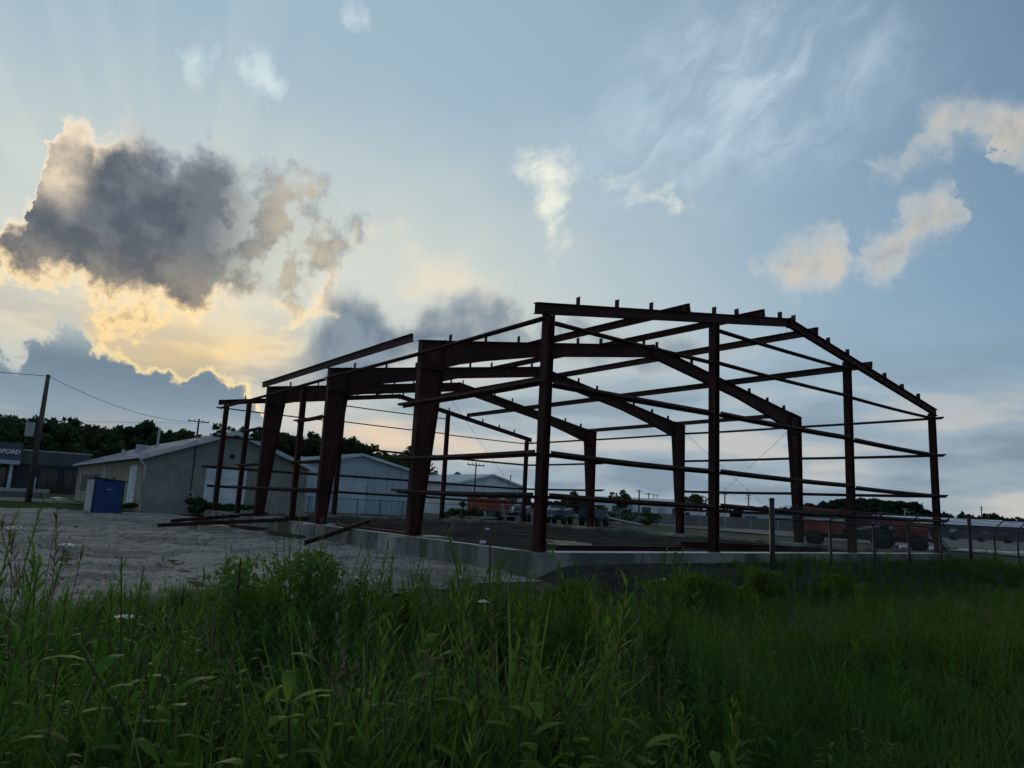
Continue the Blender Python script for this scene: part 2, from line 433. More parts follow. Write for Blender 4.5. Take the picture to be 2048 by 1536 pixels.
# ------------------------------------------------------------------ mesh helpers
class MB:
    """collects plates, beams, tubes and prisms; build() links them as ONE mesh object"""
    def __init__(self):
        self.v, self.f = [], []

    def add(self, vs, fs):
        k = len(self.v)
        self.v += [tuple(q) for q in vs]
        self.f += [tuple(i + k for i in q) for q in fs]
        return self

    def box(self, x0, x1, y0, y1, z0, z1):
        vs = [(x, y, z) for x in (x0, x1) for y in (y0, y1) for z in (z0, z1)]
        return self.add(vs, [(0, 1, 3, 2), (4, 6, 7, 5), (0, 4, 5, 1), (2, 3, 7, 6), (0, 2, 6, 4), (1, 5, 7, 3)])

    def hexa(self, a, b):
        """solid between two matching polygons a and b"""
        n_ = len(a)
        fs = [tuple(range(n_))[::-1], tuple(range(n_, 2 * n_))]
        fs += [(i, (i + 1) % n_, n_ + (i + 1) % n_, n_ + i) for i in range(n_)]
        return self.add(list(a) + list(b), fs)

    def bar(self, p0, p1, w, h, up=(0, 0, 1)):
        p0, p1 = Vector(p0), Vector(p1)
        d = (p1 - p0).normalized()
        s = d.cross(Vector(up))
        if s.length < 1e-4:
            s = d.cross(Vector((0, 1, 0)))
        s.normalize()
        u = s.cross(d)
        q = [(-w / 2, -h / 2), (w / 2, -h / 2), (w / 2, h / 2), (-w / 2, h / 2)]
        return self.hexa([p0 + s * a + u * b for a, b in q], [p1 + s * a + u * b for a, b in q])

    def tube(self, pts, rad, sides=6, cap=True):
        pts = [Vector(p) for p in pts]
        rs = rad if isinstance(rad, (list, tuple)) else [rad] * len(pts)
        k = len(self.v)
        for i, p in enumerate(pts):
            d = (pts[min(i + 1, len(pts) - 1)] - pts[max(i - 1, 0)]).normalized()
            s = d.cross(Vector((0, 0, 1)))
            if s.length < 1e-3:
                s = Vector((1, 0, 0))
            s.normalize()
            u = s.cross(d)
            for j in range(sides):
                a = 2 * math.pi * j / sides
                self.v.append(tuple(p + (s * math.cos(a) + u * math.sin(a)) * rs[i]))
        for i in range(len(pts) - 1):
            for j in range(sides):
                a, b = k + i * sides + j, k + i * sides + (j + 1) % sides
                self.f.append((a, b, b + sides, a + sides))
        if cap:
            self.f.append(tuple(k + j for j in range(sides))[::-1])
            e = k + (len(pts) - 1) * sides
            self.f.append(tuple(e + j for j in range(sides)))
        return self

    def zsec(self, p0, p1, web, out, depth=0.2, flange=0.065, t=0.006):
        """cold-formed Z: web along the unit vector web, lips along +/- out, running p0 -> p1"""
        p0, p1, w, o = Vector(p0), Vector(p1), Vector(web).normalized(), Vector(out).normalized()
        hd = depth / 2
        def plate(a0, a1, b0, b1):
            q = [(a0, b0), (a1, b0), (a1, b1), (a0, b1)]
            self.hexa([p0 + w * a + o * b for a, b in q], [p1 + w * a + o * b for a, b in q])
        plate(-hd, hd, -t / 2, t / 2)
        plate(hd - t, hd, t / 2, flange)
        plate(-hd, -hd + t, -flange, -t / 2)
        return self

    def build(self, name, mat, parent=None, smooth=False, loc=None):
        me = bpy.data.meshes.new(name)
        vs = self.v
        if loc is not None:
            vs = [(a - loc[0], b - loc[1], c - loc[2]) for a, b, c in vs]
        me.from_pydata(vs, [], self.f)
        me.materials.append(MATS[mat])
        if smooth:
            me.polygons.foreach_set('use_smooth', [True] * len(me.polygons))
        me.update()
        return link(name, me, parent, loc)


def link(name, data, parent=None, loc=None):
    o = bpy.data.objects.new(name, data)
    if loc is not None:
        o.location = loc
    COL.objects.link(o)
    if parent is not None:
        if loc is not None:
            o.location = Vector(loc) - parent.location if parent.parent is None else Vector(loc)
        o.parent = parent
        if loc is None:
            # mesh is written in world coordinates
            w = Vector(parent.location)
            p = parent.parent
            while p is not None:
                w += Vector(p.location)
                p = p.parent
            o.location = -w
    return o


def tag(o, label=None, cat=None, group=None, kind=None):
    if label:
        o['label'] = label
    if cat:
        o['category'] = cat
    if group:
        o['group'] = group
    if kind:
        o['kind'] = kind
    return o


def thing(name, loc, label, cat, group=None):
    return tag(link(name, None, None, loc), label, cat, group)


def npmesh(name, verts, faces, mats, parent=None, midx=None, smooth=False):
    """big mesh straight from numpy: verts (n,3), faces (m,3) or (m,4)"""
    me = bpy.data.meshes.new(name)
    k = faces.shape[1]
    me.vertices.add(len(verts))
    me.vertices.foreach_set('co', np.ascontiguousarray(verts, dtype=np.float32).ravel())
    me.loops.add(faces.size)
    me.loops.foreach_set('vertex_index', np.ascontiguousarray(faces, dtype=np.int32).ravel())
    me.polygons.add(len(faces))
    me.polygons.foreach_set('loop_start', np.arange(0, faces.size, k, dtype=np.int32))
    me.polygons.foreach_set('loop_total', np.full(len(faces), k, dtype=np.int32))
    for mt in mats:
        me.materials.append(MATS[mt])
    if midx is not None:
        me.polygons.foreach_set('material_index', np.ascontiguousarray(midx, dtype=np.int32))
    if smooth:
        me.polygons.foreach_set('use_smooth', np.ones(len(faces), dtype=bool))
    me.update(calc_edges=True)
    return link(name, me, parent)


def vnoise(x, y, seed=0):
    """smooth value noise for relief, numpy"""
    xi, yi = np.floor(x).astype(np.int64), np.floor(y).astype(np.int64)
    fx, fy = x - xi, y - yi
    fx, fy = fx * fx * (3 - 2 * fx), fy * fy * (3 - 2 * fy)
    def h(a, b):
        q = (a * 374761393 + b * 668265263 + seed * 974711) & 0x7fffffff
        q = ((q ^ (q >> 13)) * 1274126177) & 0x7fffffff
        return ((q ^ (q >> 16)) & 0xffff) / 65535.0
    return (h(xi, yi) * (1 - fx) + h(xi + 1, yi) * fx) * (1 - fy) + (h(xi, yi + 1) * (1 - fx) + h(xi + 1, yi + 1) * fx) * fy


def fbm(x, y, seed=0, oct_=4):
    a, s, tot = 0.5, 1.0, 0.0
    for i in range(oct_):
        tot = tot + a * (vnoise(x * s, y * s, seed + i) - 0.5)
        a *= 0.5
        s *= 2.03
    return tot


def grid(name, xs, ys, zf, mat, keep=None, smooth=True):
    X, Y = np.meshgrid(xs, ys, indexing='ij')
    Z = zf(X, Y)
    v = np.stack([X, Y, Z], -1).reshape(-1, 3)
    nx, ny = len(xs), len(ys)
    i = np.arange((nx - 1) * (ny - 1))
    a = (i // (ny - 1)) * ny + i % (ny - 1)
    f = np.stack([a, a + ny, a + ny + 1, a + 1], -1)
    if keep is not None:
        cxy = v[f].mean(1)
        f = f[keep(cxy[:, 0], cxy[:, 1])]
        used = np.unique(f)
        mp = np.zeros(len(v), dtype=np.int64)
        mp[used] = np.arange(len(used))
        v, f = v[used], mp[f]
    return npmesh(name, v, f, [mat], smooth=smooth)


def smooth01(x, a, b):
    t = np.clip((x - a) / (b - a), 0, 1)
    return t * t * (3 - 2 * t)


# ------------------------------------------------------------------ ground
FRAMES = [0.0, 5.32, 11.53, 17.79, 23.85]      # where the frames stand along x
WID = 18.55                                    # width of the building, towards -y
EAVE, RIDGE = 5.2, 6.716
CAMX, CAMY = CAM.x, CAM.y


def gravel_edge(x, y):
    """> 0 where stone lies: a ragged line along the verge"""
    return (x + 0.30 * y) - (-0.35 + 0.9 * fbm(x * 0.6, y * 0.6, 21)) - 0.35 * smooth01(y, 6.0, 9.0) * -1.0


def ground_z(x, y):
    """weedy verge low in front, yard level behind"""
    front = smooth01(x + 0.30 * y, -2.8, -0.3)      # 0 on the verge, 1 in the yard
    right = smooth01(-y, 2, 9)
    z = -0.80 + 0.28 * front
    z = z - 0.10 * right * (1 - front) + 0.10 * fbm(x * 0.35, y * 0.35, 3)
    near = np.exp(-((x - CAMX) ** 2 + (y - CAMY) ** 2) / 60.0)
    return z + 0.02 * near


gx = np.unique(np.concatenate([-np.geomspace(14, 3000, 22)[::-1] - 2, np.arange(-15, 60, 0.75), np.geomspace(60, 3500, 26)]))
gy = np.unique(np.concatenate([-np.geomspace(80, 3500, 26)[::-1], np.arange(-79, 16, 0.75), np.geomspace(16, 3000, 22)]))
gm = surf('ground_soil', (0.075, 0.072, 0.048), (0.042, 0.05, 0.024), 0.7, 0.95, bump=0.5, bscale=10, coords='Object', fac=(0.4, 0.6))
tag(grid('ground', gx, gy, ground_z, 'ground_soil'), 'weedy soil running out to the horizon', kind='structure')

# crushed stone yard on the left, worn and rutted
mt = surf('gravel', (0.25, 0.255, 0.26), (0.15, 0.152, 0.155), 26, 0.95, bump=0.0, fac=(0.3, 0.7))
t = NT(mt.node_tree)
bs = mt.node_tree.nodes['Principled BSDF']
ov = t.n('ShaderNodeTexCoord').outputs['Object']
vor = t.n('ShaderNodeTexVoronoi', feature='F1')
t.put(vor.inputs['Vector'], ov)
vor.inputs['Scale'].default_value = 26.0
pat = t.step(t.noise(t.v('MULTIPLY', ov, (1.0, 0.45, 1.0)), 1.1, 6.0, 0.68), 0.42, 0.58)
pc = t.mix(pat, (0.085, 0.079, 0.070), (0.265, 0.248, 0.222))
sc = t.n('ShaderNodeSeparateColor')
t.put(sc.inputs[0], vor.outputs['Color'])
pc = t.mix(t.m('MULTIPLY', sc.outputs[0], 0.55), pc, (0.38, 0.36, 0.325))
t.put(bs.inputs['Base Color'], pc)
bp = t.n('ShaderNodeBump')
bp.inputs['Strength'].default_value = 0.9
bp.inputs['Distance'].default_value = 0.05
t.put(bp.inputs['Height'], t.m('ADD', t.m('MULTIPLY', vor.outputs['Distance'], -1.0), t.m('MULTIPLY', t.noise(ov, 8.0, 4.0), 1.2)))
t.put(bs.inputs['Normal'], bp.outputs[0])


def gravel_z(x, y):
    full = -0.46 + 0.10 * fbm(x * 0.5, y * 0.5, 5) + 0.10 * np.maximum(fbm(x * 1.7, y * 1.3, 8), -0.03) + 0.07 * fbm(x * 5, y * 5, 9, 2)
    for off, wv in ((2.1, 0.7), (4.0, 0.7), (6.6, 1.1), (8.4, 1.1), (11.0, 0.5), (12.9, 0.5)):      # tyre ruts
        c_ = off + wv * np.sin(x * 0.16 + wv * 3) + 0.02 * x
        full = full - 0.055 * np.exp(-((y - c_) / 0.17) ** 2) + 0.03 * np.exp(-((np.abs(y - c_) - 0.34) / 0.14) ** 2)
    k = smooth01(gravel_edge(x, y), 0.05, 1.4)
    return (ground_z(x, y) + 0.012) * (1 - k) + full * k


gravel = grid('gravel_lot', np.arange(-4.0, 33.0, 0.11), np.arange(-0.1, 20.0, 0.11), gravel_z, 'gravel',
              keep=lambda x, y: (gravel_edge(x, y) > -0.1) & ((y > 0.0) | (x > 24)))
tag(gravel, 'grey crushed stone yard beside the footing', kind='structure')

# dark earth fill inside and in front of the footing
surf('dark_soil', (0.046, 0.043, 0.039), (0.022, 0.021, 0.020), 0.9, 0.95, bump=0.6, bscale=14, fac=(0.38, 0.62), stretch=(1, 0.5, 1))


def fill_z(x, y):
    return -0.14 + 0.10 * fbm(x * 0.3, y * 0.3, 31) + 0.06 * fbm(x * 1.5, y * 1.5, 33)


tag(grid('earth_fill', np.arange(0.15, 23.8, 0.25), np.arange(-18.4, -0.15, 0.25), fill_z, 'dark_soil'),
    'dark earth fill inside the footing', kind='structure')


def heap_z(x, y):
    q = np.maximum(-0.3 - x, 0)
    z = -0.23 - 0.14 * q ** 1.35 + 0.10 * fbm(x * 0.8, y * 0.5, 41) + 0.05 * fbm(x * 3, y * 3, 43, 2)
    z = z - 0.5 * (1 - smooth01(-y, -1.3, 1.0))
    g = ground_z(x, y)
    k = smooth01(x, -3.15, -1.9) * smooth01(y, -23.9, -21.0)
    return np.maximum(z * k + (g - 0.03) * (1 - k), g - 0.03)


tag(grid('earth_bank', np.arange(-3.2, -0.02, 0.14), np.arange(-24.0, 1.6, 0.14), heap_z, 'dark_soil'),
    'dark earth banked against the front of the footing', kind='structure')

def surf_z(x, y):
    """top of verge or earth bank, whichever is higher"""
    g = ground_z(x, y)
    inside = (x > -3.2) & (x < 0) & (y > -24) & (y < 1.6)
    return np.where(inside, np.maximum(g, heap_z(x, y)), g)


# yard behind and to the right, road and verge on the left
surf('yard', (0.10, 0.10, 0.085), (0.06, 0.064, 0.045), 0.25, 0.95, bump=0.4, bscale=6)
tag(grid('yard', np.concatenate([np.arange(-3, 80, 1.5), np.arange(80, 400, 16)]), np.concatenate([np.arange(-400, -80, 16), np.arange(-80, -19.2, 1.5)]),
         lambda x, y: -0.49 + 0.12 * fbm(x * 0.12, y * 0.12, 51), 'yard'), 'patchy earth yard beyond the building', kind='structure')
tag(grid('back_yard', np.arange(24.2, 80, 1.5), np.arange(-19.2, -0.1, 1.2), lambda x, y: -0.475 + 0.08 * fbm(x * 0.2, y * 0.2, 52), 'yard'),
    'patchy earth yard behind the building', kind='structure')
surf('lawn', (0.045, 0.062, 0.022), (0.03, 0.045, 0.016), 0.5, 0.95, bump=0.5, bscale=9)
tag(grid('grass_verge', np.arange(33, 47, 1.0), np.arange(1.8, 60, 1.0), lambda x, y: -0.44 + 0.1 * fbm(x * 0.5, y * 0.5, 61), 'lawn'),
    'strip of mown grass between the stone yard and the road', kind='structure')
mb = MB().add([(47, -0.6 + 3, -0.42), (59.5, 2.4, -0.40), (59.5, 300, -0.40), (47, 300, -0.42)], [(0, 1, 2, 3)])
tag(mb.build('road', 'road_pale'), 'pale worn road passing behind the yard', kind='structure')
mb = MB().add([(59.5, 2.4, -0.44), (150, 2.4, -0.3), (150, 300, -0.3), (59.5, 300, -0.44)], [(0, 1, 2, 3)])
tag(mb.build('parking_lot', 'asphalt'), 'dark parking lot in front of the store', kind='structure')
mb = MB().add([(-3, -300, -0.405), (-3, -34, -0.405), (130, -92, -0.405), (130, -300, -0.405)], [(0, 1, 2, 3)])
tag(mb.build('gravel_field', 'road_pale'), 'pale open storage field far on the right', kind='structure')

# ------------------------------------------------------------------ concrete footing of the building
ft = thing('foundation_wall', (0, 0, 0), 'low grey concrete foundation wall round the steel building frame', 'foundation')
MB().box(-0.30, 24.2, -0.22, 0.22, -0.75, -0.012).build('stem_wall', 'footing_concrete', ft)
MB().box(-0.30, 24.2, -WID - 0.22, -WID + 0.22, -0.75, -0.014).build('stem_wall', 'footing_concrete', ft)
MB().box(-0.32, 0.24, -WID + 0.225, -0.225, -0.75, -0.013).build('stem_wall', 'footing_concrete', ft)
MB().box(23.68, 24.22, -WID + 0.225, -0.225, -0.75, -0.011).build('stem_wall', 'footing_concrete', ft)
for fx in FRAMES[1:4]:
    for s in (0, 1):
        y0 = -WID + 0.1 if s else -0.1
        d = 1 if s else -1
        ya, yb = sorted((y0 + d * 0.13, y0 + d * 1.05))
        MB().box(fx - 0.45, fx + 0.45, ya, yb, -0.75, -0.006).build('pier', 'concrete', ft)
        if s == 0:
            MB().box(fx - 0.5, fx + 0.5, 0.222, 0.55, -0.75, -0.02).build('pier', 'concrete', ft)
MB().box(-0.33, 0.1, -WID + 0.3, -0.3, -0.010, 0.006).build('sill_angle', 'galv', ft)
MB().box(0.35, 23.4, 0.10, 0.225, -0.010, 0.006).build('sill_angle', 'galv', ft)

# ------------------------------------------------------------------ red oxide steel frame, still without cladding
sf = thing('steel_building_frame', (0, 0, 0), 'large unclad red oxide steel building frame with gabled roof standing on concrete', 'building frame')
G1, G2, G3, G4, G5 = 1.13, 2.0, 3.48, 4.82, 5.72
SL = (RIDGE - EAVE) / (WID / 2)


def roof_z(v):
    return EAVE + SL * (v if v <= WID / 2 else WID - v)


def isec(mb, pts, fl=0.20, tw=0.012, tf=0.016):
    """I-section in the plane x = const; pts = list of (x, outer(y,z), inner(y,z)) stations"""
    for (x, a0, b0), (_, a1, b1) in zip(pts[:-1], pts[1:]):
        mb.hexa([(x - tw / 2, *a0), (x - tw / 2, *a1), (x - tw / 2, *b1), (x - tw / 2, *b0)],
                [(x + tw / 2, *a0), (x + tw / 2, *a1), (x + tw / 2, *b1), (x + tw / 2, *b0)])
        for (p, q, other) in ((a0, a1, b0), (b0, b1, a0)):
            P0, P1 = Vector((0, *p)), Vector((0, *q))
            d = (P1 - P0)
            nrm = Vector((0, -d.z, d.y)).normalized()
            if nrm.dot(Vector((0, *other)) - P0) > 0:
                nrm = -nrm
            a = [P0, P1, P1 + nrm * tf, P0 + nrm * tf]
            mb.hexa([(x - fl / 2, w.y, w.z) for w in a], [(x + fl / 2, w.y, w.z) for w in a])


def clip_mesh():
    mb = MB()
    mb.box(-0.07, 0.07, -0.004, 0.004, 0.0, 0.19)
    mb.box(-0.07, 0.07, -0.004, 0.05, -0.002, 0.006)
    mb.box(-0.07, -0.062, 0.004, 0.05, 0.006, 0.12)
    me = bpy.data.meshes.new('purlin_clip')
    me.from_pydata(mb.v, [], mb.f)
    me.materials.append(MATS['oxide_worn'])
    return me


CLIP = clip_mesh()
CLIPS_V = [0.95, 2.15, 3.35, 4.62, 5.77, 6.78, 7.87, 8.83, 9.5, 10.62, 11.45, 12.57, 13.88, 15.0, 16.25, 17.4]
BOLT = MB().box(-0.012, 0.012, -0.03, 0.03, -0.03, 0.03)


def add_clips(rafter, fx, lift, shift=0.0):
    for i, v in enumerate(CLIPS_V):
        o = bpy.data.objects.new('purlin_clip', CLIP)
        COL.objects.link(o)
        o.parent = rafter
        o.location = (fx + random.uniform(-0.03, 0.03), -(v + shift * (1 if v < WID / 2 else -1)), roof_z(v) + lift)
        o.rotation_euler = (0, random.uniform(-0.06, 0.06), random.uniform(-0.1, 0.1))


def rigid_frame(fx):
    """moment frame: tapered columns with deep knees"""
    for s in (0, 1):
        Y = (lambda v: -v) if s == 0 else (lambda v: -(WID - v))
        mb = MB()
        o = 0.03
        isec(mb, [(fx, (Y(o), 0.02), (Y(o + 0.32), 0.02)), (fx, (Y(o), EAVE - 0.72), (Y(o + 0.72), EAVE - 0.72)),
                  (fx, (Y(o), EAVE + 0.005), (Y(o + 0.72), EAVE + 0.13))], fl=0.22)
        ya, yb = sorted((Y(o), Y(o + 0.72)))
        mb.box(fx - 0.11, fx + 0.11, ya, yb, EAVE - 0.735, EAVE - 0.72)
        ya, yb = sorted((Y(o - 0.02), Y(o + 0.38)))
        mb.box(fx - 0.14, fx + 0.14, ya, yb, -0.004, 0.02)
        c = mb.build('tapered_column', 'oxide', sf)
        for bz in (0.25, 0.5):
            pass
        mb = MB()
        st = [(0.76, 0.70), (2.2, 0.54), (4.3, 0.40), (WID / 2 - 0.03, 0.40)]
        isec(mb, [(fx, (Y(v), roof_z(v)), (Y(v), roof_z(v) - d)) for v, d in st], fl=0.18)
        for v in (0.77, WID / 2 - 0.02):
            ya, yb = sorted((Y(v - 0.012), Y(v + 0.012)))
            mb.box(fx - 0.1, fx + 0.1, ya, yb, roof_z(v) - (0.86 if v < 2 else 0.45), roof_z(v) + 0.035)
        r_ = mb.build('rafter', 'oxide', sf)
        me_v = [v for v in CLIPS_V if (v < WID / 2) == (s == 0)]
        for v in me_v:
            k = bpy.data.objects.new('purlin_clip', CLIP)
            COL.objects.link(k)
            k.parent = r_
            k.location = (fx + random.uniform(-0.03, 0.03), -v, roof_z(v) + 0.017)
            k.rotation_euler = (0, random.uniform(-0.07, 0.07), random.uniform(-0.1, 0.1))
        ya, yb = sorted((Y(0.0), Y(0.78)))
        MB().hexa([(fx - 0.1, Y(-0.05), EAVE + 0.0), (fx + 0.1, Y(-0.05), EAVE + 0.0), (fx + 0.1, Y(0.78), EAVE + 0.13), (fx - 0.1, Y(0.78), EAVE + 0.13)],
                  [(fx - 0.1, Y(-0.05), EAVE + 0.022), (fx + 0.1, Y(-0.05), EAVE + 0.022), (fx + 0.1, Y(0.78), EAVE + 0.152), (fx - 0.1, Y(0.78), EAVE + 0.152)]).build('knee_cap_plate', 'oxide', sf)


for fx in FRAMES[1:4]:
    rigid_frame(fx)


def post(x, v, z1, w=0.20, d=0.20, name='column'):
    """light wide-flange post, web along y"""
    mb = MB()
    y = -v
    mb.box(x - 0.005, x + 0.005, y - d / 2, y + d / 2, 0.015, z1)
    mb.box(x - w / 2, x + w / 2, y + d / 2 - 0.012, y + d / 2, 0.015, z1)
    mb.box(x - w / 2, x + w / 2, y - d / 2, y - d / 2 + 0.012, 0.015, z1)
    mb.box(x - w / 2 - 0.03, x + w / 2 + 0.03, y - d / 2 - 0.03, y + d / 2 + 0.03, -0.004, 0.015)
    return mb.build(name, 'oxide', sf)


def end_frame(fx, face):
    for v in (0.12, 5.78 if face < 0 else 6.02, 12.52, WID - 0.12):
        post(fx, v, roof_z(v) - 0.235)
    for s in (0, 1):
        Y = (lambda v: -v) if s == 0 else (lambda v: -(WID - v))
        mb = MB()
        isec(mb, [(fx, (Y(v), roof_z(v)), (Y(v), roof_z(v) - 0.215)) for v in (-0.27, WID / 2 - 0.012)], fl=0.14, tf=0.012)
        ya, yb = sorted((Y(WID / 2 - 0.03), Y(WID / 2 - 0.012)))
        mb.box(fx - 0.08, fx + 0.08, ya, yb, RIDGE - 0.26, RIDGE + 0.03)
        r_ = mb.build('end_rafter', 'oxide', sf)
        for v in CLIPS_V:
            if (v < WID / 2) == (s == 0):
                k = bpy.data.objects.new('purlin_clip', CLIP)
                COL.objects.link(k)
                k.parent = r_
                k.location = (fx + random.uniform(-0.02, 0.02), -v, roof_z(v) + 0.012)
                k.rotation_euler = (0, random.uniform(-0.05, 0.05), random.uniform(-0.1, 0.1))


end_frame(FRAMES[0], -1)
end_frame(FRAMES[4], 1)


def girt(p0, p1, web, mat, sag, depth=0.17, lip=0.06):
    """cold-formed girt in four lengths that hang a little between their supports"""
    p0, p1 = Vector(p0), Vector(p1)
    p0.z += random.uniform(-0.012, 0.012)
    p1.z += random.uniform(-0.012, 0.012)
    mb = MB()
    q = [p0.lerp(p1, t) - Vector((0, 0, sag * 4 * t * (1 - t))) for t in (0, 0.25, 0.5, 0.75, 1)]
    for a, b in zip(q[:-1], q[1:]):
        mb.zsec(a, b, web, (0, 0, 1), depth, lip)
    return mb.build('girt', mat, sf)


def girt_x(x0, x1, y, z, side, mat='oxide_worn', dz=0.0, **kw):
    """wall girt along x; web flat, lips up and down"""
    return girt((x0, y, z), (x1, y, z + dz), (0, side, 0), mat, random.uniform(0.008, 0.03), **kw)


def girt_y(v0, v1, x, z, side, mat='oxide_worn', dz=0.0, **kw):
    return girt((x, -v0, z), (x, -v1, z + dz), (side, 0, 0), mat, random.uniform(0.008, 0.03), **kw)


# near end wall: every level, in three bays, fitted between the posts
THIN = dict(depth=0.11, lip=0.036)
bays = [(0.24, 5.66), (5.90, 12.40), (12.64, WID - 0.24)]
for z in (G1, G2, G3, G4):
    for i, (a, b) in enumerate(bays):
        girt_y(a, b, -0.03, z + (0.0, 0.03, -0.01)[i], -1, **(THIN if z == G4 else {}))
        if z < G3:      # cleats that carry the girt ends
            for v in (a - 0.02, b + 0.02):
                MB().box(-0.10, 0.04, -v - 0.05, -v + 0.05, z - 0.085, z - 0.072).build('girt_cleat', 'oxide', sf)
girt_y(5.90, 12.40, -0.03, G5, -1, **THIN)
# far end wall
bays = [(-0.30, 6.0), (6.04, 12.5), (12.54, WID + 0.1)]
for z in (G1, G2, G3, G4):
    for i, (a, b) in enumerate(bays):
        girt_y(a, b, FRAMES[4] + 0.2, z + (0.0, 0.03, -0.01)[i], 1, 'oxide', **(THIN if z == G4 else {}))
girt_y(6.0, 12.5, FRAMES[4] + 0.2, G5, 1, 'oxide', **THIN)
# left wall: first bay filled, then door openings with jamb posts
for z in (G1, G2, G3):
    girt_x(-0.08, 6.05, 0.072, z, 1)
girt_x(-0.08, 11.6, 0.045, G4 + 0.03, 1, **THIN)
girt_x(11.62, 24.5, 0.045, G4 + 0.03, 1, **THIN)
post(13.8, 0.07, G4 - 0.03, 0.16, 0.18, 'door_jamb')
post(20.2, 0.07, G4 - 0.03, 0.16, 0.18, 'door_jamb')
girt_x(11.2, 13.9, 0.115, G3 + 0.06, 1, depth=0.15, lip=0.05)
girt_x(11.2, 13.9, 0.115, G2 + 0.04, 1, depth=0.15, lip=0.05)
girt_x(11.1, 20.6, 0.115, G1 - 0.02, 1, depth=0.15, lip=0.05)
girt_x(17.5, 20.3, 0.115, G3 + 0.02, 1, depth=0.15, lip=0.05)
girt_x(17.5, 20.4, 0.115, G2 + 0.03, 1, depth=0.15, lip=0.05)
# right wall
ry = -WID - 0.09
girt_x(-0.3, 5.6, ry, G4, -1, 'oxide')
girt_x(5.62, 11.8, ry, G4 + 0.02, -1, 'oxide')
girt_x(11.82, 18.0, ry, G4, -1, 'oxide')
girt_x(18.02, 24.0, ry, G4 + 0.02, -1, 'oxide')
for z in (G3, G2, G1):
    girt_x(-0.3, 5.6, ry, z, -1, 'oxide')
    girt_x(5.62, 11.9, ry, z + 0.02, -1, 'oxide')
    girt_x(17.1, 24.0, ry, z, -1, 'oxide')
# eave struts
for y, s in ((0.02, 1), (-WID - 0.02, -1)):
    MB().zsec((5.7, y, EAVE + 0.17), (18.4, y, EAVE + 0.15), (0, 0, 1), (0, s, 0), 0.2, 0.07).build('eave_strut', 'oxide_worn', sf)
# the few roof purlins already up
for v, x0, x1 in ((4.66, -0.12, 24.0), (7.9, -0.12, 24.0), (10.66, -0.12, 24.0), (13.92, -0.12, 24.0)):
    s = SL if v < WID / 2 else -SL
    nrm = Vector((0, s, 1)).normalized()
    seg = [x0, 5.6, 11.8, 18.0, x1]
    for a, b in zip(seg[:-1], seg[1:]):
        MB().zsec((a, -v + random.uniform(-.01, .01), roof_z(v) + 0.118), (b + (0.35 if b < 20 else 0), -v, roof_z(v) + 0.122), nrm, Vector((0, 1, -s)), 0.2, 0.065).build('purlin', 'oxide', sf)
# bracing cables
def cable(p0, p1, r=0.007):
    MB().tube([p0, p1], r, 5).build('brace_cable', 'cable', sf)


cable((11.4, -WID + 0.06, 4.85), (5.45, -WID + 0.06, 0.3))
cable((5.45, -WID + 0.03, 4.95), (11.4, -WID + 0.03, 0.3))
cable((17.8, -8.55, 6.2), (17.85, -14.6, 0.05))

# ------------------------------------------------------------------ loose steel on the ground
def loose(p0, p1, label, rollv=(0, 0, 1), out=(0, 1, 0), depth=0.2, mat='oxide_worn', cat='steel girt', name='loose_girt', group=None):
    c = (Vector(p0) + Vector(p1)) / 2
    d = (Vector(p1) - Vector(p0)).normalized()
    w = Vector(rollv)
    w = (w - d * w.dot(d)).normalized()
    o_ = d.cross(w)
    return tag(MB().zsec(p0, p1, w, o_, depth, 0.065).build(name, mat, None, loc=tuple(c)), label, cat, group)
loose((15.6, 3.9, -0.36), (13.0, -0.4, 0.10), 'long rusty steel girt lying on the gravel, its tip farthest left', depth=0.13, mat='oxide')
loose((19.3, 2.7, -0.35), (17.0, -0.3, 0.12), 'rusty girt propped on the footing between two far columns', depth=0.13, mat='oxide')
loose((7.4, 1.9, -0.36), (8.7, -0.6, 0.23), 'dark red girt tilted from gravel up over the footing edge', mat='oxide', depth=0.14)
loose((10.9, -0.55, 0.03), (5.9, -0.62, 0.03), 'pale brown girt lying flat along the footing, outer of two', (0, 1, 0))
loose((11.2, -0.95, 0.0), (6.6, -1.1, -0.02), 'pale brown girt lying flat along the footing, inner of two', (0, 1, 0))
loose((0.52, -1.0, 0.0), (0.72, -5.5, -0.01), 'straight red girt lying just inside the front footing', mat='oxide')
loose((1.0, -1.9, -0.05), (1.15, -5.6, -0.05), 'short dark girt behind the straight one inside the front footing', (0, 1, 0), mat='oxide')
loose((3.9, -9.2, -0.05), (1.6, -13.6, -0.05), 'dark red girt lying on the earth fill behind the fence post', mat='oxide')
for i, (x, y) in enumerate(((4.1, -1.6), (13.5, -8.4))):
    mb = MB()
    z = float(fill_z(np.array([x]), np.array([y]))[0]) + 0.045
    mb.tube([(x, y - 0.07, z), (x, y + 0.07, z)], [0.04, 0.05], 10)
    tag(mb.build('paper_cup', 'white_plastic', None, loc=(x, y, z)), ('white paper cup on the dark fill near the front footing', 'white paper cup far out on the dark fill')[i], 'cup')
loose((17.6, 1.6, -0.38), (14.6, 0.5, -0.38), 'short rusty girt flat on the gravel beside the far footing', (0, 1, 0), depth=0.14, mat='oxide')
loose((13.2, 1.0, -0.40), (10.4, 0.75, -0.40), 'thin rusty girt flat on the gravel against the footing pier', (0, 1, 0), depth=0.12)
loose((22.2, 1.3, -0.38), (19.0, 0.6, -0.36), 'rusty girt flat on the gravel near the far corner column', (0, 1, 0), depth=0.14)
pt_ = thing('wooden_pallet', (15.5, 2.2, -0.44), 'small grey wooden pallet on the gravel beside the loose girts', 'pallet')
for k in range(6):
    MB().box(14.9, 16.1, 1.7 + k * 0.19, 1.82 + k * 0.19, -0.31, -0.29).build('slat', 'lumber', pt_)
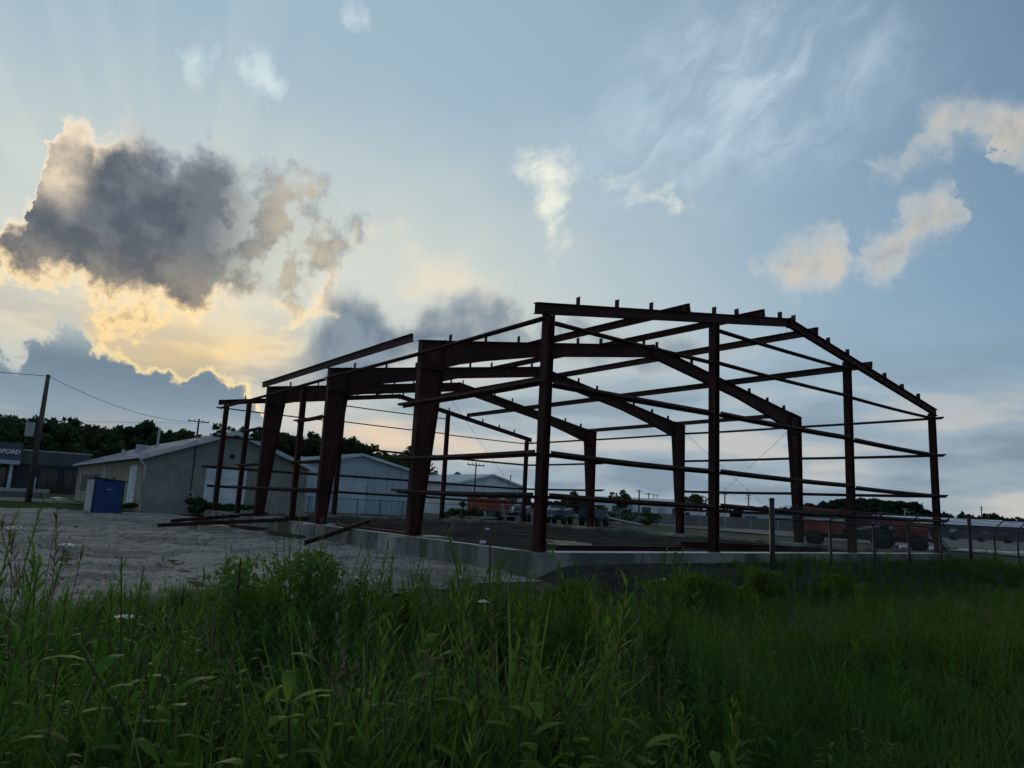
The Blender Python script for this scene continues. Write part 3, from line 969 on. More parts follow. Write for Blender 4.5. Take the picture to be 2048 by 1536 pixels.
for k in range(3):
    MB().box(14.9 + k * 0.55, 15.0 + k * 0.55, 1.7, 2.77, -0.43, -0.312).build('bearer', 'lumber', pt_)
sp_ = thing('scrap_boards', (3.0, -4.2, -0.1), 'few grey scrap boards on the dark fill behind the corner column', 'boards')
for k in range(4):
    x, y = 2.6 + 0.3 * k, -4.6 + 0.25 * (k % 2)
    MB().bar((x, y, -0.07 + 0.02 * k), (x + 0.5, y + 1.3 - 0.2 * k, -0.06 + 0.02 * k), 0.14, 0.03).build('board', 'lumber', sp_)
stones = MB()
for i in range(1500):
    x, y = random.uniform(-2.5, 16), random.uniform(0.4, 11)
    if gravel_edge(np.array([x]), np.array([y]))[0] < 0.05:
        continue
    z = float(gravel_z(np.array([x]), np.array([y]))[0])
    s = random.uniform(0.02, 0.035) if i % 8 else random.uniform(0.04, 0.075)
    q = [Vector((random.uniform(-1, 1), random.uniform(-1, 1), random.uniform(-0.3, 0.9))).normalized() * s for _ in range(6)]
    stones.add([(x + p.x, y + p.y, z + p.z) for p in q], [(0, 1, 2), (0, 2, 3), (0, 3, 4), (0, 4, 1), (5, 2, 1), (5, 3, 2), (5, 4, 3), (5, 1, 4)])
tag(stones.build('loose_stones', 'concrete'), 'loose stones scattered over the gravel yard', 'stones', kind='stuff')

# ------------------------------------------------------------------ chain-link fence on the right
fn = thing('chain_link_fence', (-1.0, -14, -0.9), 'dark chain-link fence with barbed wire arms running along the front on the right', 'fence')
FX, FY0, FY1 = -1.05, -6.45, -33.0
TOPZ, BOTZ = 0.92, -0.86
posts = [-6.7, -9.4, -11.75, -13.9, -16.1, -18.4, -20.5, -22.7, -25.0, -27.4, -29.9, -32.4]
FY0, FY1 = posts[0], posts[-1]
for i, y in enumerate(posts):
    big = i in (0, 5)
    h = 1.36 if big else TOPZ
    r = 0.062 if big else 0.038
    mb = MB().tube([(FX, y, BOTZ - 0.15), (FX, y, h)], r, 10)
    if big:
        mb.tube([(FX, y, h), (FX, y, h + 0.03), (FX, y, h + 0.05)], [r * 1.15, r * 1.1, r * 0.5], 10)
    o = mb.build('fence_post', 'dark_steel', fn, True)
    if not big:
        MB().tube([(FX, y, TOPZ - 0.04), (FX - 0.02, y - 0.06, TOPZ + 0.05), (FX - 0.26, y - 0.22, TOPZ + 0.34)], 0.022, 6).build('barbed_wire_arm', 'dark_steel', o)
MB().tube([(FX, FY0, TOPZ - 0.02), (FX, FY1, TOPZ - 0.02)], 0.024, 8).build('top_rail', 'dark_steel', fn)
MB().tube([(FX, FY0, BOTZ + 0.1), (FX, FY1, BOTZ + 0.1)], 0.005, 5).build('tension_wire', 'cable', fn)
for k, (dx, dz) in enumerate(((-0.07, 0.10), (-0.15, 0.20), (-0.24, 0.31))):
    pts = []
    for a, b in zip(posts[:-1], posts[1:]):
        for s in range(4):
            q = s / 4
            pts.append((FX + dx, a + (b - a) * q - dx * -0.8, TOPZ + dz - 0.03 * math.sin(math.pi * q)))
    MB().tube(pts, 0.007, 4).build('barbed_wire', 'cable', fn)
mb = MB()
step, hgt = 0.085, TOPZ - BOTZ - 0.1
n_ = int((FY0 - FY1) / step)
for i in range(n_):
    y0 = FY0 - i * step
    for s in (1, -1):
        a, b = Vector((FX, y0, BOTZ + 0.08)), Vector((FX, y0 - s * hgt * 0.6, TOPZ - 0.02))
        if b.y > FY0:
            t_ = (FY0 - a.y) / (b.y - a.y) if abs(b.y - a.y) > 1e-6 else 1
            b = a + (b - a) * t_
            if (b - a).length < 0.05:
                continue
        mb.tube([a, b], 0.0024, 3, False)
m_ = mb.build('wire_mesh', 'cable', fn)
m_['kind'] = 'stuff'

# ------------------------------------------------------------------ buildings on the left
def gable(name, label, x0, x1, y0, y1, zb, ze, zr, wall, roof, trim, cat='building', over=0.35, side=None):
    """gabled building whose ridge runs along x; y0 > y1"""
    ym = (y0 + y1) / 2
    b = thing(name, (x0, ym, zb), label, cat)
    for x, d in ((x0, 0.2), (x1 - 0.2, 0.2)):
        q = [(y0, zb), (y0, ze), (ym, zr), (y1, ze), (y1, zb)]
        MB().hexa([(x, *p) for p in q], [(x + d, *p) for p in q]).build('gable_wall', wall, b)
    for y, s in ((y0, -1), (y1, 1)):
        ya, yb = sorted((y, y + s * 0.2))
        MB().box(x0 + 0.203, x1 - 0.203, ya, yb, zb, ze - 0.004).build('side_wall', side or wall, b)
    sl = (zr - ze) / abs(y0 - ym)
    for y, s in ((y0, 1), (y1, -1)):
        e = y + s * over
        ez = ze - sl * over
        r_ = MB().hexa([(x0 - over, e, ez + 0.02), (x0 - over, ym + s * 0.002, zr + 0.02), (x0 - over, ym + s * 0.002, zr + 0.14), (x0 - over, e, ez + 0.14)],
                       [(x1 + over, e, ez + 0.02), (x1 + over, ym + s * 0.002, zr + 0.02), (x1 + over, ym + s * 0.002, zr + 0.14), (x1 + over, e, ez + 0.14)]).build('roof', roof, b)
        MB().hexa([(x0 - over - 0.03, e, ez - 0.1), (x0 - over - 0.03, ym, zr - 0.1), (x0 - over - 0.03, ym, zr + 0.16), (x0 - over - 0.03, e, ez + 0.16)],
                  [(x0 - over - 0.003, e, ez - 0.1), (x0 - over - 0.003, ym, zr - 0.1), (x0 - over - 0.003, ym, zr + 0.16), (x0 - over - 0.003, e, ez + 0.16)]).build('fascia', trim, r_)
        ya, yb = sorted((e + s * 0.003, e + s * 0.09))
        MB().box(x0 - over, x1 + over, ya, yb, ez + 0.0, ez + 0.13).build('gutter', trim, r_)
        k = int((x1 - x0) / 1.2)
        for i in range(k):
            x = x0 - over + 0.5 + i * 1.2
            MB().hexa([(x, e, ez + 0.141), (x + 0.05, e, ez + 0.141), (x + 0.05, ym, zr + 0.141), (x, ym, zr + 0.141)],
                      [(x, e, ez + 0.18), (x + 0.05, e, ez + 0.18), (x + 0.05, ym, zr + 0.18), (x, ym, zr + 0.18)]).build('roof_seam', roof, r_)
    return b


bb = gable('block_building', 'tan concrete block building with low gabled roof behind the blue bin', 33, 62, 1.45, -8.0, -0.5, 2.62, 4.38, 'block', 'roof_metal', 'trim', side='tan_wall')
gd = MB().box(32.94, 32.997, -4.2, -1.85, -0.1, 2.2).build('garage_door', 'white_paint', bb)
for i in range(4):
    MB().box(32.915, 32.938, -4.17, -1.88, -0.05 + i * 0.56, 0.46 + i * 0.56).build('door_panel', 'white_paint', gd)
MB().box(32.9, 32.997, -4.45, -1.6, 2.25, 2.36).build('door_lintel', 'dark_opening', bb)
MB().box(34.7, 36.9, 1.455, 1.50, -0.45, 2.15).build('side_door', 'white_paint', bb)
for i in range(6):
    x = 49.2 + i * 1.7
    w_ = MB().box(x, x + 0.95, 1.452, 1.475, 0.4, 1.72).build('window', 'dark_opening', bb)
    MB().box(x - 0.08, x + 1.03, 1.452, 1.53, 0.32, 0.39).build('sill', 'trim', w_)
w_ = MB().box(42.0, 42.9, 1.452, 1.475, 0.7, 1.5).build('window', 'dark_opening', bb)
MB().box(41.92, 42.98, 1.452, 1.53, 0.62, 0.69).build('sill', 'trim', w_)
MB().box(45.9, 46.1, 1.452, 1.6, -0.45, 2.4).build('downspout', 'trim', bb)
MB().tube([(32.9, 1.72, 2.5), (32.92, 1.6, 2.3), (32.94, 1.4, 2.1), (32.94, 1.4, -0.45)], 0.05, 8).build('downspout', 'trim', bb)
MB().tube([(32.95, -1.12, 3.65), (32.95, -1.12, 0.75)], 0.03, 6).build('conduit', 'dark_steel', bb)
mt_ = MB().box(32.86, 32.997, -1.3, -0.95, 0.42, 0.8).build('meter_box', 'galv', bb)
MB().tube([(32.85, -1.12, 0.62), (32.80, -1.12, 0.62)], 0.09, 10).build('meter_dial', 'dark_opening', mt_)
MB().tube([(32.95, -3.25, 3.0), (32.97, -3.25, 3.0)], 0.16, 12).build('gable_vent', 'dark_opening', bb)
MB().tube([(41, -0.6, 3.5), (41, -0.6, 4.9)], 0.07, 8).build('roof_stack', 'galv', bb)
MB().tube([(46, 0.6, 3.0), (46, 0.6, 3.5)], 0.12, 8).build('roof_vent', 'galv', bb)
MB().box(41.5, 42.1, -0.1, 0.5, 3.1, 3.7).build('roof_vent', 'galv', bb)
# steps and dumped crates by the side door
st = thing('door_steps', (35.6, 2.2, -0.5), 'small concrete steps at the white side door of the block building', 'steps')
for i in range(3):
    MB().box(34.6, 36.9, 1.52, 2.6 - i * 0.33, -0.5 + i * 0.15, -0.352 + i * 0.15).build('step', 'concrete', st)

wb = gable('white_shed', 'pale blue-grey metal shed with gable seen between two tapered columns', 50, 66, -13.6, -25.6, -0.55, 3.62, 4.86, 'pale_metal', 'pale_roof', 'trim')
for i in range(18):
    y = -13.95 - i * 0.66
    MB().box(49.94, 49.997, y - 0.03, y + 0.03, -0.5, 3.5).build('wall_rib', 'pale_metal', wb)
MB().box(49.86, 49.905, -20.3, -17.4, -0.52, 2.4).build('sliding_door', 'pale_roof', wb)
wc = gable('pale_warehouse', 'pale metal warehouse with low gable behind the red trailer', 64, 88, -39.6, -49.6, -0.5, 3.45, 4.7, 'white_paint', 'pale_roof', 'trim')
for i in range(14):
    y = -39.9 - i * 0.7
    MB().box(63.91, 63.997, y - 0.05, y + 0.05, -0.45, 3.3).build('wall_rib', 'white_paint', wc)
for i in range(3):
    y = -41.0 - i * 2.9
    d_ = MB().box(63.85, 63.905, y - 1.9, y, -0.48, 2.2).build('roller_door', 'store_grey', wc)
    MB().box(63.80, 63.848, y - 2.0, y + 0.1, 2.21, 2.4).build('door_hood', 'trim', d_)

# the store across the road, its name on a sign band
so = thing('store_building', (112, 12, -0.3), 'long dark grey store with white letters on its sign band beyond the road', 'building')
MB().box(112, 150, -5.4, 60, 3.35, 5.3).build('upper_wall', 'store_grey', so)
MB().box(111.2, 111.99, 3.3, 44, 2.9, 6.2).build('sign_band', 'store_grey', so)
MB().box(109.6, 111.19, 3.4, 44, 3.2, 3.75).build('canopy', 'pale_metal', so)
MB().box(112.3, 149.7, -5.1, 59.7, -0.4, 3.348).build('lower_wall', 'store_front', so)
for i in range(14):
    y = -4.6 + i * 3.1
    if i % 3 != 2:
        g_ = MB().box(112.2, 112.297, y, y + 2.3, 0.2, 2.7).build('shop_window', 'glass_dark', so)
        for yy in (y - 0.06, y + 1.15, y + 2.3):
            MB().box(112.13, 112.198, yy, yy + 0.08, 0.1, 2.8).build('mullion', 'dark_steel', g_)
for y in (1.4, 4.3, 14, 24):
    MB().tube([(110.2, y, -0.3), (110.2, y, 3.2 if y > 3 else 1.6)], 0.22, 8).build('canopy_post', 'trim', so)
MB().box(111.9, 150.2, -5.5, 60.1, 5.302, 5.42).build('parapet_cap', 'trim', so)
cu = bpy.data.curves.new('sign_letters', 'FONT')
cu.body = 'BRADFORD'
cu.size = 0.8
cu.extrude = 0.03
cu.offset = 0.02
cu.shear = 0.18
cu.align_x = 'RIGHT'
cu.materials.append(MATS['white_plastic'])
tx = bpy.data.objects.new('tmp', cu)
COL.objects.link(tx)
me = bpy.data.meshes.new_from_object(tx.evaluated_get(bpy.context.evaluated_depsgraph_get()))
bpy.data.objects.remove(tx)
sl_ = link('sign_letters', me, None)
sl_.parent = so
sl_.location = (111.14 - 112, 3.55 - 12, 4.7 + 0.3)
sl_.rotation_euler = (R(90), 0, R(-90))
# guard rail along the road
gr = thing('guard_rail', (60, 20, -0.4), 'low pale guard rail along the far side of the road', 'guard rail')
MB().box(60.2, 60.26, 3.5, 60, 0.05, 0.35).build('rail', 'galv', gr)
for i in range(15):
    MB().box(60.27, 60.4, 4 + i * 3.8, 4.14 + i * 3.8, -0.42, 0.3).build('post', 'pole_wood', gr)

# blue bin
bn = thing('donation_bin', (30, 3.6, -0.45), 'blue metal bin with pale side panel and sloping lid standing on the gravel', 'bin')
bn.rotation_euler = (0, 0, R(9))
bn.scale = (0.72, 0.74, 0.95)
def lb(x0, x1, y0, y1, z0, z1, name, mat, par=bn):
    o = link(name, (lambda m: (m.from_pydata(MB().box(x0, x1, y0, y1, z0, z1).v, [], MB().box(x0, x1, y0, y1, z0, z1).f), m)[1])(bpy.data.meshes.new(name)), None)
    o.data.materials.append(MATS[mat])
    o.parent = par
    return o


body = MB().hexa([(-0.75, -0.95, 0.0), (-0.75, 0.95, 0.0), (-0.75, 0.95, 1.75), (-0.75, -0.95, 1.62)],
                 [(0.75, -0.95, 0.0), (0.75, 0.95, 0.0), (0.75, 0.95, 1.75), (0.75, -0.95, 1.62)])
me = bpy.data.meshes.new('body')
me.from_pydata(body.v, [], body.f)
me.materials.append(MATS['blue_paint'])
link('body', me, None).parent = bn
lid = MB().hexa([(-0.85, -1.08, 1.63), (-0.85, 1.08, 1.775), (-0.85, 1.08, 1.85), (-0.85, -1.08, 1.70)],
                [(0.85, -1.08, 1.63), (0.85, 1.08, 1.775), (0.85, 1.08, 1.85), (0.85, -1.08, 1.70)])
me = bpy.data.meshes.new('lid')
me.from_pydata(lid.v, [], lid.f)
me.materials.append(MATS['dark_paint'])
link('lid', me, None).parent = bn
lb(-0.72, 0.72, 0.953, 0.985, 0.05, 1.70, 'side_panel', 'silver_paint')
lb(-0.785, -0.753, -0.4, 0.4, 1.05, 1.4, 'chute_door', 'blue_paint')
for y in (-0.9, 0.84):
    lb(-0.79, -0.752, y, y + 0.06, 0.02, 1.55, 'corner_post', 'dark_paint')
lb(-0.80, -0.787, -0.15, 0.15, 1.2, 1.24, 'handle', 'galv')

# ------------------------------------------------------------------ poles and wires
def wire(a, b, sag, label, r=0.012, n=10):
    a, b = Vector(a), Vector(b)
    pts = [a.lerp(b, i / n) - Vector((0, 0, sag * 4 * (i / n) * (1 - i / n))) for i in range(n + 1)]
    c = tuple((a + b) / 2)
    return tag(MB().tube(pts, r, 4).build('overhead_wire', 'cable', None, loc=c), label, 'wire')


def upole(x, y, zb, zt, label, arm=0, r=0.16, lean=(0, 0), transformer=False, ins=True):
    p = thing('utility_pole', (x, y, zb), label, 'utility pole')
    MB().tube([(x, y, zb - 0.3), (x + lean[0] * 0.5, y + lean[1] * 0.5, (zb + zt) / 2), (x + lean[0], y + lean[1], zt)], [r * 1.15, r, r * 0.75], 10).build('shaft', 'pole_wood', p, True)
    for k in range(arm):
        z = zt - 0.35 - k * 0.9
        a = MB().box(x + lean[0] - 0.06, x + lean[0] + 0.06, y + lean[1] - 1.2, y + lean[1] + 1.2, z - 0.06, z + 0.06).build('cross_arm', 'pole_wood', p)
        for yy in (-1.1, -0.5, 0.5, 1.1):
            MB().tube([(x + lean[0], y + lean[1] + yy, z + 0.06), (x + lean[0], y + lean[1] + yy, z + 0.25)], 0.05, 6).build('insulator', 'galv', a)
    if transformer:
        MB().tube([(x - 0.1, y + 0.55, zt - 4.3), (x - 0.1, y + 0.55, zt - 3.35)], 0.26, 12).build('transformer', 'galv', p)
    return p


upole(46.5, 5.75, -0.45, 8.2, 'tall bare wooden utility pole at the left beside the road', r=0.17, transformer=True)
upole(81.0, -12.45, 0, 9.5, 'thin pole with crossarm rising above the block building roof', 1, 0.13)
wire((46.5, 5.75, 8.1), (81, -12.45, 9.2), 0.9, 'long sagging wire from the left pole down to the roof pole', 0.02)
wire((46.5, 5.75, 8.1), (45, 40, 8.6), 0.7, 'wire running from the left pole out past the picture edge', 0.02)
wire((81, -12.9, 9.0), (95, 60, 6.5), 1.0, 'thin low wire above the wooded ridge on the left', 0.014)
upole(58.7, -38.4, -0.5, 5.8, 'dark pole standing before the pale warehouse gable', 1, 0.1)
upole(64.3, -47.8, -0.5, 5.0, 'short dark pole at the right corner of the pale warehouse', 0, 0.09)
for x, y, z, l in ((110.9, -122.5, 6.5, 'pole with crossarm in front of the long white hall, tallest of a row'), (149.5, -168.5, 7.5, 'far pole second from the left in the row above the white hall'),
                   (188.2, -214.4, 8.8, 'small far pole third in the row above the white hall'), (225, -258, 10, 'tiny farthest pole at the end of the row above the hall'), (107.3, -151.4, 7.2, 'slim pole just right of the second front post'),
                   (113.9, -171.3, 7.8, 'slim double-arm pole near the tall fence post'), (90.0, -270.0, 9.0, 'far pole with crossarms above the tree line on the right')):
    upole(x, y, -0.5, z, l, 2 if 'double' in l or 'arms' in l else 1, 0.2)
for k in range(3):
    wire((110.9, -123.5 + k, 6.2), (188.2, -215.4 + k, 8.5), 0.5, ('nearest', 'middle', 'farthest')[k] + ' of the three thin wires along the pole row', 0.03)
lp = thing('street_lamp', (50.5, -127.1, -0.5), 'slender street lamp with two short heads before the wooded hill', 'street lamp')
MB().tube([(50.5, -127.1, -0.5), (50.5, -127.1, 4.0)], 0.09, 8).build('shaft', 'galv', lp)
for s in (-1, 1):
    MB().box(50.3, 50.7, -127.1 + s * 0.1, -127.1 + s * 0.75, 3.9, 4.05).build('lamp_head', 'galv', lp)

# wire fence before the pale shed
f2 = thing('yard_fence', (43, -17, -0.5), 'thin dark wire fence before the pale metal shed', 'fence')
for i in range(13):
    y = -8.5 - i * 2.1
    MB().tube([(44.2, y, -0.55), (44.2, y, 0.85)], 0.035, 6).build('fence_post', 'dark_steel', f2)
MB().tube([(44.2, -8.5, 0.82), (44.2, -33.8, 0.82)], 0.025, 6).build('top_rail', 'dark_steel', f2)
MB().tube([(44.2, -8.5, -0.35), (44.2, -33.8, -0.35)], 0.012, 5).build('bottom_wire', 'dark_steel', f2)
mb = MB()
for i in range(280):
    y0 = -8.5 - i * 0.09
    for s in (1, -1):
        mb.tube([(44.2, y0, -0.35), (44.2, y0 - s * 0.65, 0.8)], 0.003, 3, False)
o = mb.build('wire_mesh', 'cable', f2)
o['kind'] = 'stuff'
f3 = thing('screened_fence', (44, -70, -0.5), 'long pale screened fence across the yard behind the right columns', 'fence')
A, B = Vector((62, -58.5, -0.5)), Vector((30, -78.5, -0.5))
for i in range(13):
    p = A.lerp(B, i / 12)
    MB().tube([p, p + Vector((0, 0, 1.55))], 0.05, 6).build('fence_post', 'galv', f3)
    if i < 12:
        q = A.lerp(B, (i + 1) / 12)
        d = (q - p).normalized()
        MB().bar(p + d * 0.06 + Vector((0, 0, 0.78)), q - d * 0.06 + Vector((0, 0, 0.78)), 0.03, 1.35).build('screen_panel', 'road_pale', f3)

# ------------------------------------------------------------------ machines
def wheel(mb_t, mb_r, c, ax, r, w):
    c, ax = Vector(c), Vector(ax).normalized()
    prof = [(-w / 2, r * 0.62), (-w / 2, r * 0.92), (-w * 0.3, r), (w * 0.3, r), (w / 2, r * 0.92), (w / 2, r * 0.62)]
    mb_t.tube([c + ax * a for a, _ in prof], [b for _, b in prof], 16, False)
    mb_r.tube([c - ax * w * 0.36, c + ax * w * 0.36], r * 0.64, 12)
    mb_r.tube([c - ax * w * 0.46, c + ax * w * 0.46], r * 0.2, 8)


class Local:
    """builds a machine in its own frame: +x forward, y left, z up"""
    def __init__(self, name, loc, heading, label, cat):
        self.root = thing(name, loc, label, cat)
        self.root.rotation_euler = (0, 0, R(heading))

    def put(self, mb, name, mat, parent=None, smooth=False):
        me = bpy.data.meshes.new(name)
        me.from_pydata(mb.v, [], mb.f)
        me.materials.append(MATS[mat])
        if smooth:
            me.polygons.foreach_set('use_smooth', [True] * len(me.polygons))
        o = bpy.data.objects.new(name, me)
        COL.objects.link(o)
        o.parent = parent or self.root
        return o

    def wheel(self, x, y, r, w, hub='dark_steel'):
        a, b = MB(), MB()
        wheel(a, b, (x, y, r), (0, 1, 0), r, w)
        wv = self.put(a, 'wheel', 'rubber', smooth=True)
        self.put(b, 'rim', hub, wv)


th = Local('telehandler', (10.6, -32.0, -0.5), 206, 'red telehandler with long boom parked behind the right columns', 'telehandler')
th.put(MB().box(-2.3, 1.9, -0.55, 0.55, 0.5, 1.05), 'chassis', 'dark_steel')
th.put(MB().hexa([(-2.4, -0.9, 0.75), (-2.4, 0.9, 0.75), (-2.4, 0.9, 1.55), (-2.4, -0.9, 1.55)], [(-0.2, -0.9, 0.75), (-0.2, 0.9, 0.75), (-0.2, 0.9, 1.4), (-0.2, -0.9, 1.4)]), 'engine_cover', 'red_machine')
th.put(MB().box(-0.1, 1.4, 0.15, 0.95, 0.6, 1.45), 'cab_base', 'red_machine')
cb = th.put(MB().box(-0.05, 1.3, 0.2, 0.9, 1.46, 2.0), 'cab', 'glass_dark')
th.put(MB().box(-0.1, 1.35, 0.15, 0.95, 2.0, 2.06), 'cab_roof', 'dark_steel', cb)
for x in (-0.08, 1.28):
    for y in (0.16, 0.88):
        th.put(MB().box(x, x + 0.06, y, y + 0.06, 1.455, 1.998), 'cab_pillar', 'dark_steel', cb)
bo = th.put(MB().bar((-2.4, -0.3, 2.15), (2.6, -0.3, 1.6), 0.3, 0.36), 'boom', 'red_machine')
th.put(MB().bar((2.6, -0.3, 1.6), (4.2, -0.3, 1.40), 0.2, 0.26), 'boom_extension', 'red_machine', bo)
th.put(MB().bar((4.2, -0.3, 1.42), (4.5, -0.3, 0.55), 0.26, 0.22), 'fork_head', 'dark_steel', bo)
fc = th.put(MB().box(4.42, 4.5, -0.85, 0.25, 0.3, 0.9), 'fork_carriage', 'dark_steel')
for y in (-0.8, 0.1):
    th.put(MB().box(4.505, 5.5, y, y + 0.1, 0.3, 0.35), 'fork', 'dark_steel', fc)
th.put(MB().bar((0.3, -0.3, 1.0), (2.2, -0.3, 1.5), 0.12, 0.12), 'lift_cylinder', 'galv')
for x in (-1.7, 1.75):
    for y in (-0.85, 0.85):
        th.wheel(x, y, 0.46, 0.36)
tr = Local('tractor', (9.0, -34.6, -0.5), 196, 'dark tractor with red bonnet parked right of the telehandler', 'tractor')
tr.put(MB().hexa([(0.0, -0.35, 0.75), (0.0, 0.35, 0.75), (0.0, 0.35, 1.45), (0.0, -0.35, 1.45)], [(1.7, -0.3, 0.75), (1.7, 0.3, 0.75), (1.7, 0.3, 1.25), (1.7, -0.3, 1.25)]), 'bonnet', 'red_machine')
tr.put(MB().box(-1.1, 1.5, -0.28, 0.28, 0.45, 0.748), 'chassis', 'dark_steel')
tr.put(MB().box(-1.0, -0.05, -0.55, 0.55, 0.9, 1.15), 'seat_deck', 'dark_steel')
tr.put(MB().box(-0.8, -0.4, -0.25, 0.25, 1.155, 1.6), 'seat', 'rubber')
for y in (-0.55, 0.5):
    tr.put(MB().box(-0.95, -0.87, y, y + 0.05, 1.155, 2.0), 'roll_bar', 'dark_steel')
tr.put(MB().box(-0.97, -0.85, -0.56, 0.56, 2.002, 2.07), 'roll_bar', 'dark_steel')
tr.put(MB().tube([(1.2, 0.1, 1.3), (1.2, 0.1, 1.9)], 0.04, 8), 'exhaust_pipe', 'dark_steel')
for y in (-0.75, 0.75):
    tr.wheel(-0.7, y, 0.55, 0.36)
    tr.wheel(1.2, y, 0.38, 0.26)
bk = tr.put(MB().hexa([(2.1, -0.9, 0.15), (2.1, 0.9, 0.15), (2.1, 0.9, 0.75), (2.1, -0.9, 0.75)], [(2.7, -0.9, 0.1), (2.7, 0.9, 0.1), (2.3, 0.9, 0.75), (2.3, -0.9, 0.75)]), 'loader_bucket', 'dark_steel')
for y in (-0.45, 0.45):
    tr.put(MB().bar((0.3, y, 1.2), (2.15, y, 0.5), 0.1, 0.14), 'loader_arm', 'dark_steel', bk)

rt = Local('dump_trailer', (47.6, -32.8, -0.5), 125, 'rusty red dump trailer in front of the pale warehouse', 'trailer')
rt.root.scale = (1.2, 1.2, 1.1)
rt.put(MB().box(-2.3, 2.3, -1.0, 1.0, 0.75, 0.85), 'floor', 'dark_steel')
for y in (-1.0, 0.94):
    sw = rt.put(MB().box(-2.3, 2.3, y, y + 0.06, 0.852, 1.85), 'side_wall', 'rust_red')
    for i in range(7):
        x = -2.25 + i * 0.73
        s = -0.05 if y < 0 else 0.062
        rt.put(MB().box(x, x + 0.08, y + min(s, 0.061), y + min(s, 0.061) + 0.048, 0.86, 1.84), 'stake', 'rust_red', sw)
for x in (-2.36, 2.302):
    rt.put(MB().box(x, x + 0.06, -1.0, 1.0, 0.852, 1.85), 'end_gate', 'rust_red')
for y in (-0.9, 0.9):
    for x in (-0.5, 0.5):
        rt.wheel(x, y, 0.38, 0.24)
rt.put(MB().bar((2.36, 0, 0.7), (3.5, 0, 0.55), 0.12, 0.14), 'drawbar', 'dark_steel')
pl = thing('lumber_pile', (44.5, -30.2, -0.5), 'low pile of grey boards lying before the red trailer', 'boards')
for i in range(9):
    a = random.uniform(-0.15, 0.15)
    x, y, z = 44.5 + random.uniform(-0.6, 0.6), -30.2 + random.uniform(-0.8, 0.8), -0.44 + (i % 3) * 0.08
    MB().bar((x - 0.9, y + 1.5, z), (x + 1.0 + a, y - 1.5, z + 0.03), 0.2, 0.05).build('board', 'lumber', pl)


def boom_lift(loc, heading, label, up):
    b = Local('boom_lift', loc, heading, label, 'boom lift')
    b.put(MB().box(-1.2, 1.2, -0.7, 0.7, 0.42, 0.72), 'chassis', 'dark_steel')
    for x in (-0.85, 0.85):
        for y in (-0.78, 0.78):
            b.wheel(x, y, 0.4, 0.28, 'blue_machine')
    b.put(MB().hexa([(-1.5, -0.8, 0.8), (-1.5, 0.8, 0.8), (-1.5, 0.8, 1.5), (-1.5, -0.8, 1.5)], [(0.9, -0.8, 0.8), (0.9, 0.8, 0.8), (0.7, 0.8, 1.25), (0.7, -0.8, 1.25)]), 'turret', 'blue_machine')
    b.put(MB().tube([(0, 0, 0.72), (0, 0, 0.8)], 0.5, 14), 'slew_ring', 'dark_steel')
    m1 = b.put(MB().bar((-1.2, 0, 1.6), (2.3, 0, 1.35 + up), 0.26, 0.3), 'boom', 'blue_machine')
    b.put(MB().bar((2.3, 0, 1.35 + up), (3.2, 0, 0.9 + up), 0.16, 0.18), 'boom_jib', 'galv', m1)
    bs_ = b.put(MB().box(3.15, 3.9, -0.8, 0.8, 0.5 + up, 0.56 + up), 'basket_floor', 'galv')
    for z in (0.95, 1.5):
        for (x0, x1, y0, y1) in ((3.15, 3.9, -0.8, -0.76), (3.15, 3.9, 0.76, 0.8), (3.15, 3.19, -0.755, 0.755), (3.86, 3.9, -0.755, 0.755)):
            b.put(MB().box(x0, x1, y0, y1, z + up, z + 0.04 + up), 'basket_rail', 'galv', bs_)
    for x in (3.16, 3.85):
        for y in (-0.79, 0.75):
            b.put(MB().box(x, x + 0.03, y, y + 0.03, 0.565 + up, 1.49 + up), 'basket_post', 'galv', bs_)
    return b


boom_lift((42.0, -32.2, -0.5), 130, 'small blue boom lift beside the red trailer', 0.0)
boom_lift((38.4, -34.0, -0.5), 118, 'blue boom lift just right of the near corner column', 0.2)
boom_lift((36.6, -36.6, -0.5), 290, 'blue boom lift against the third right column', -0.15)
dp = thing('drain_pipe', (43.5, -46.5, -0.4), 'grey pipe leaning down beside the bushes', 'pipe')
MB().tube([(44.6, -42.9, 0.55), (40.5, -47.3, -0.35)], 0.11, 10).build('shaft', 'galv', dp)
MB().tube([(44.63, -42.87, 0.557), (44.5, -43.0, 0.53)], 0.14, 10).build('collar', 'galv', dp)
for i, (a, b, l) in enumerate((((10.0, -37.2, -0.38), (3.5, -42.5, -0.38), 'long white pipe lying beyond the right corner column'),
                               ((6.0, -44.0, -0.36), (-0.5, -48.0, -0.36), 'white pipe lying farthest right beyond the fence'))):
    tag(MB().tube([a, Vector(a).lerp(Vector(b), 0.5) + Vector((0.1, 0.1, 0)), b], 0.1, 10).build('white_pipe', 'white_plastic', None, loc=a), l, 'pipe')


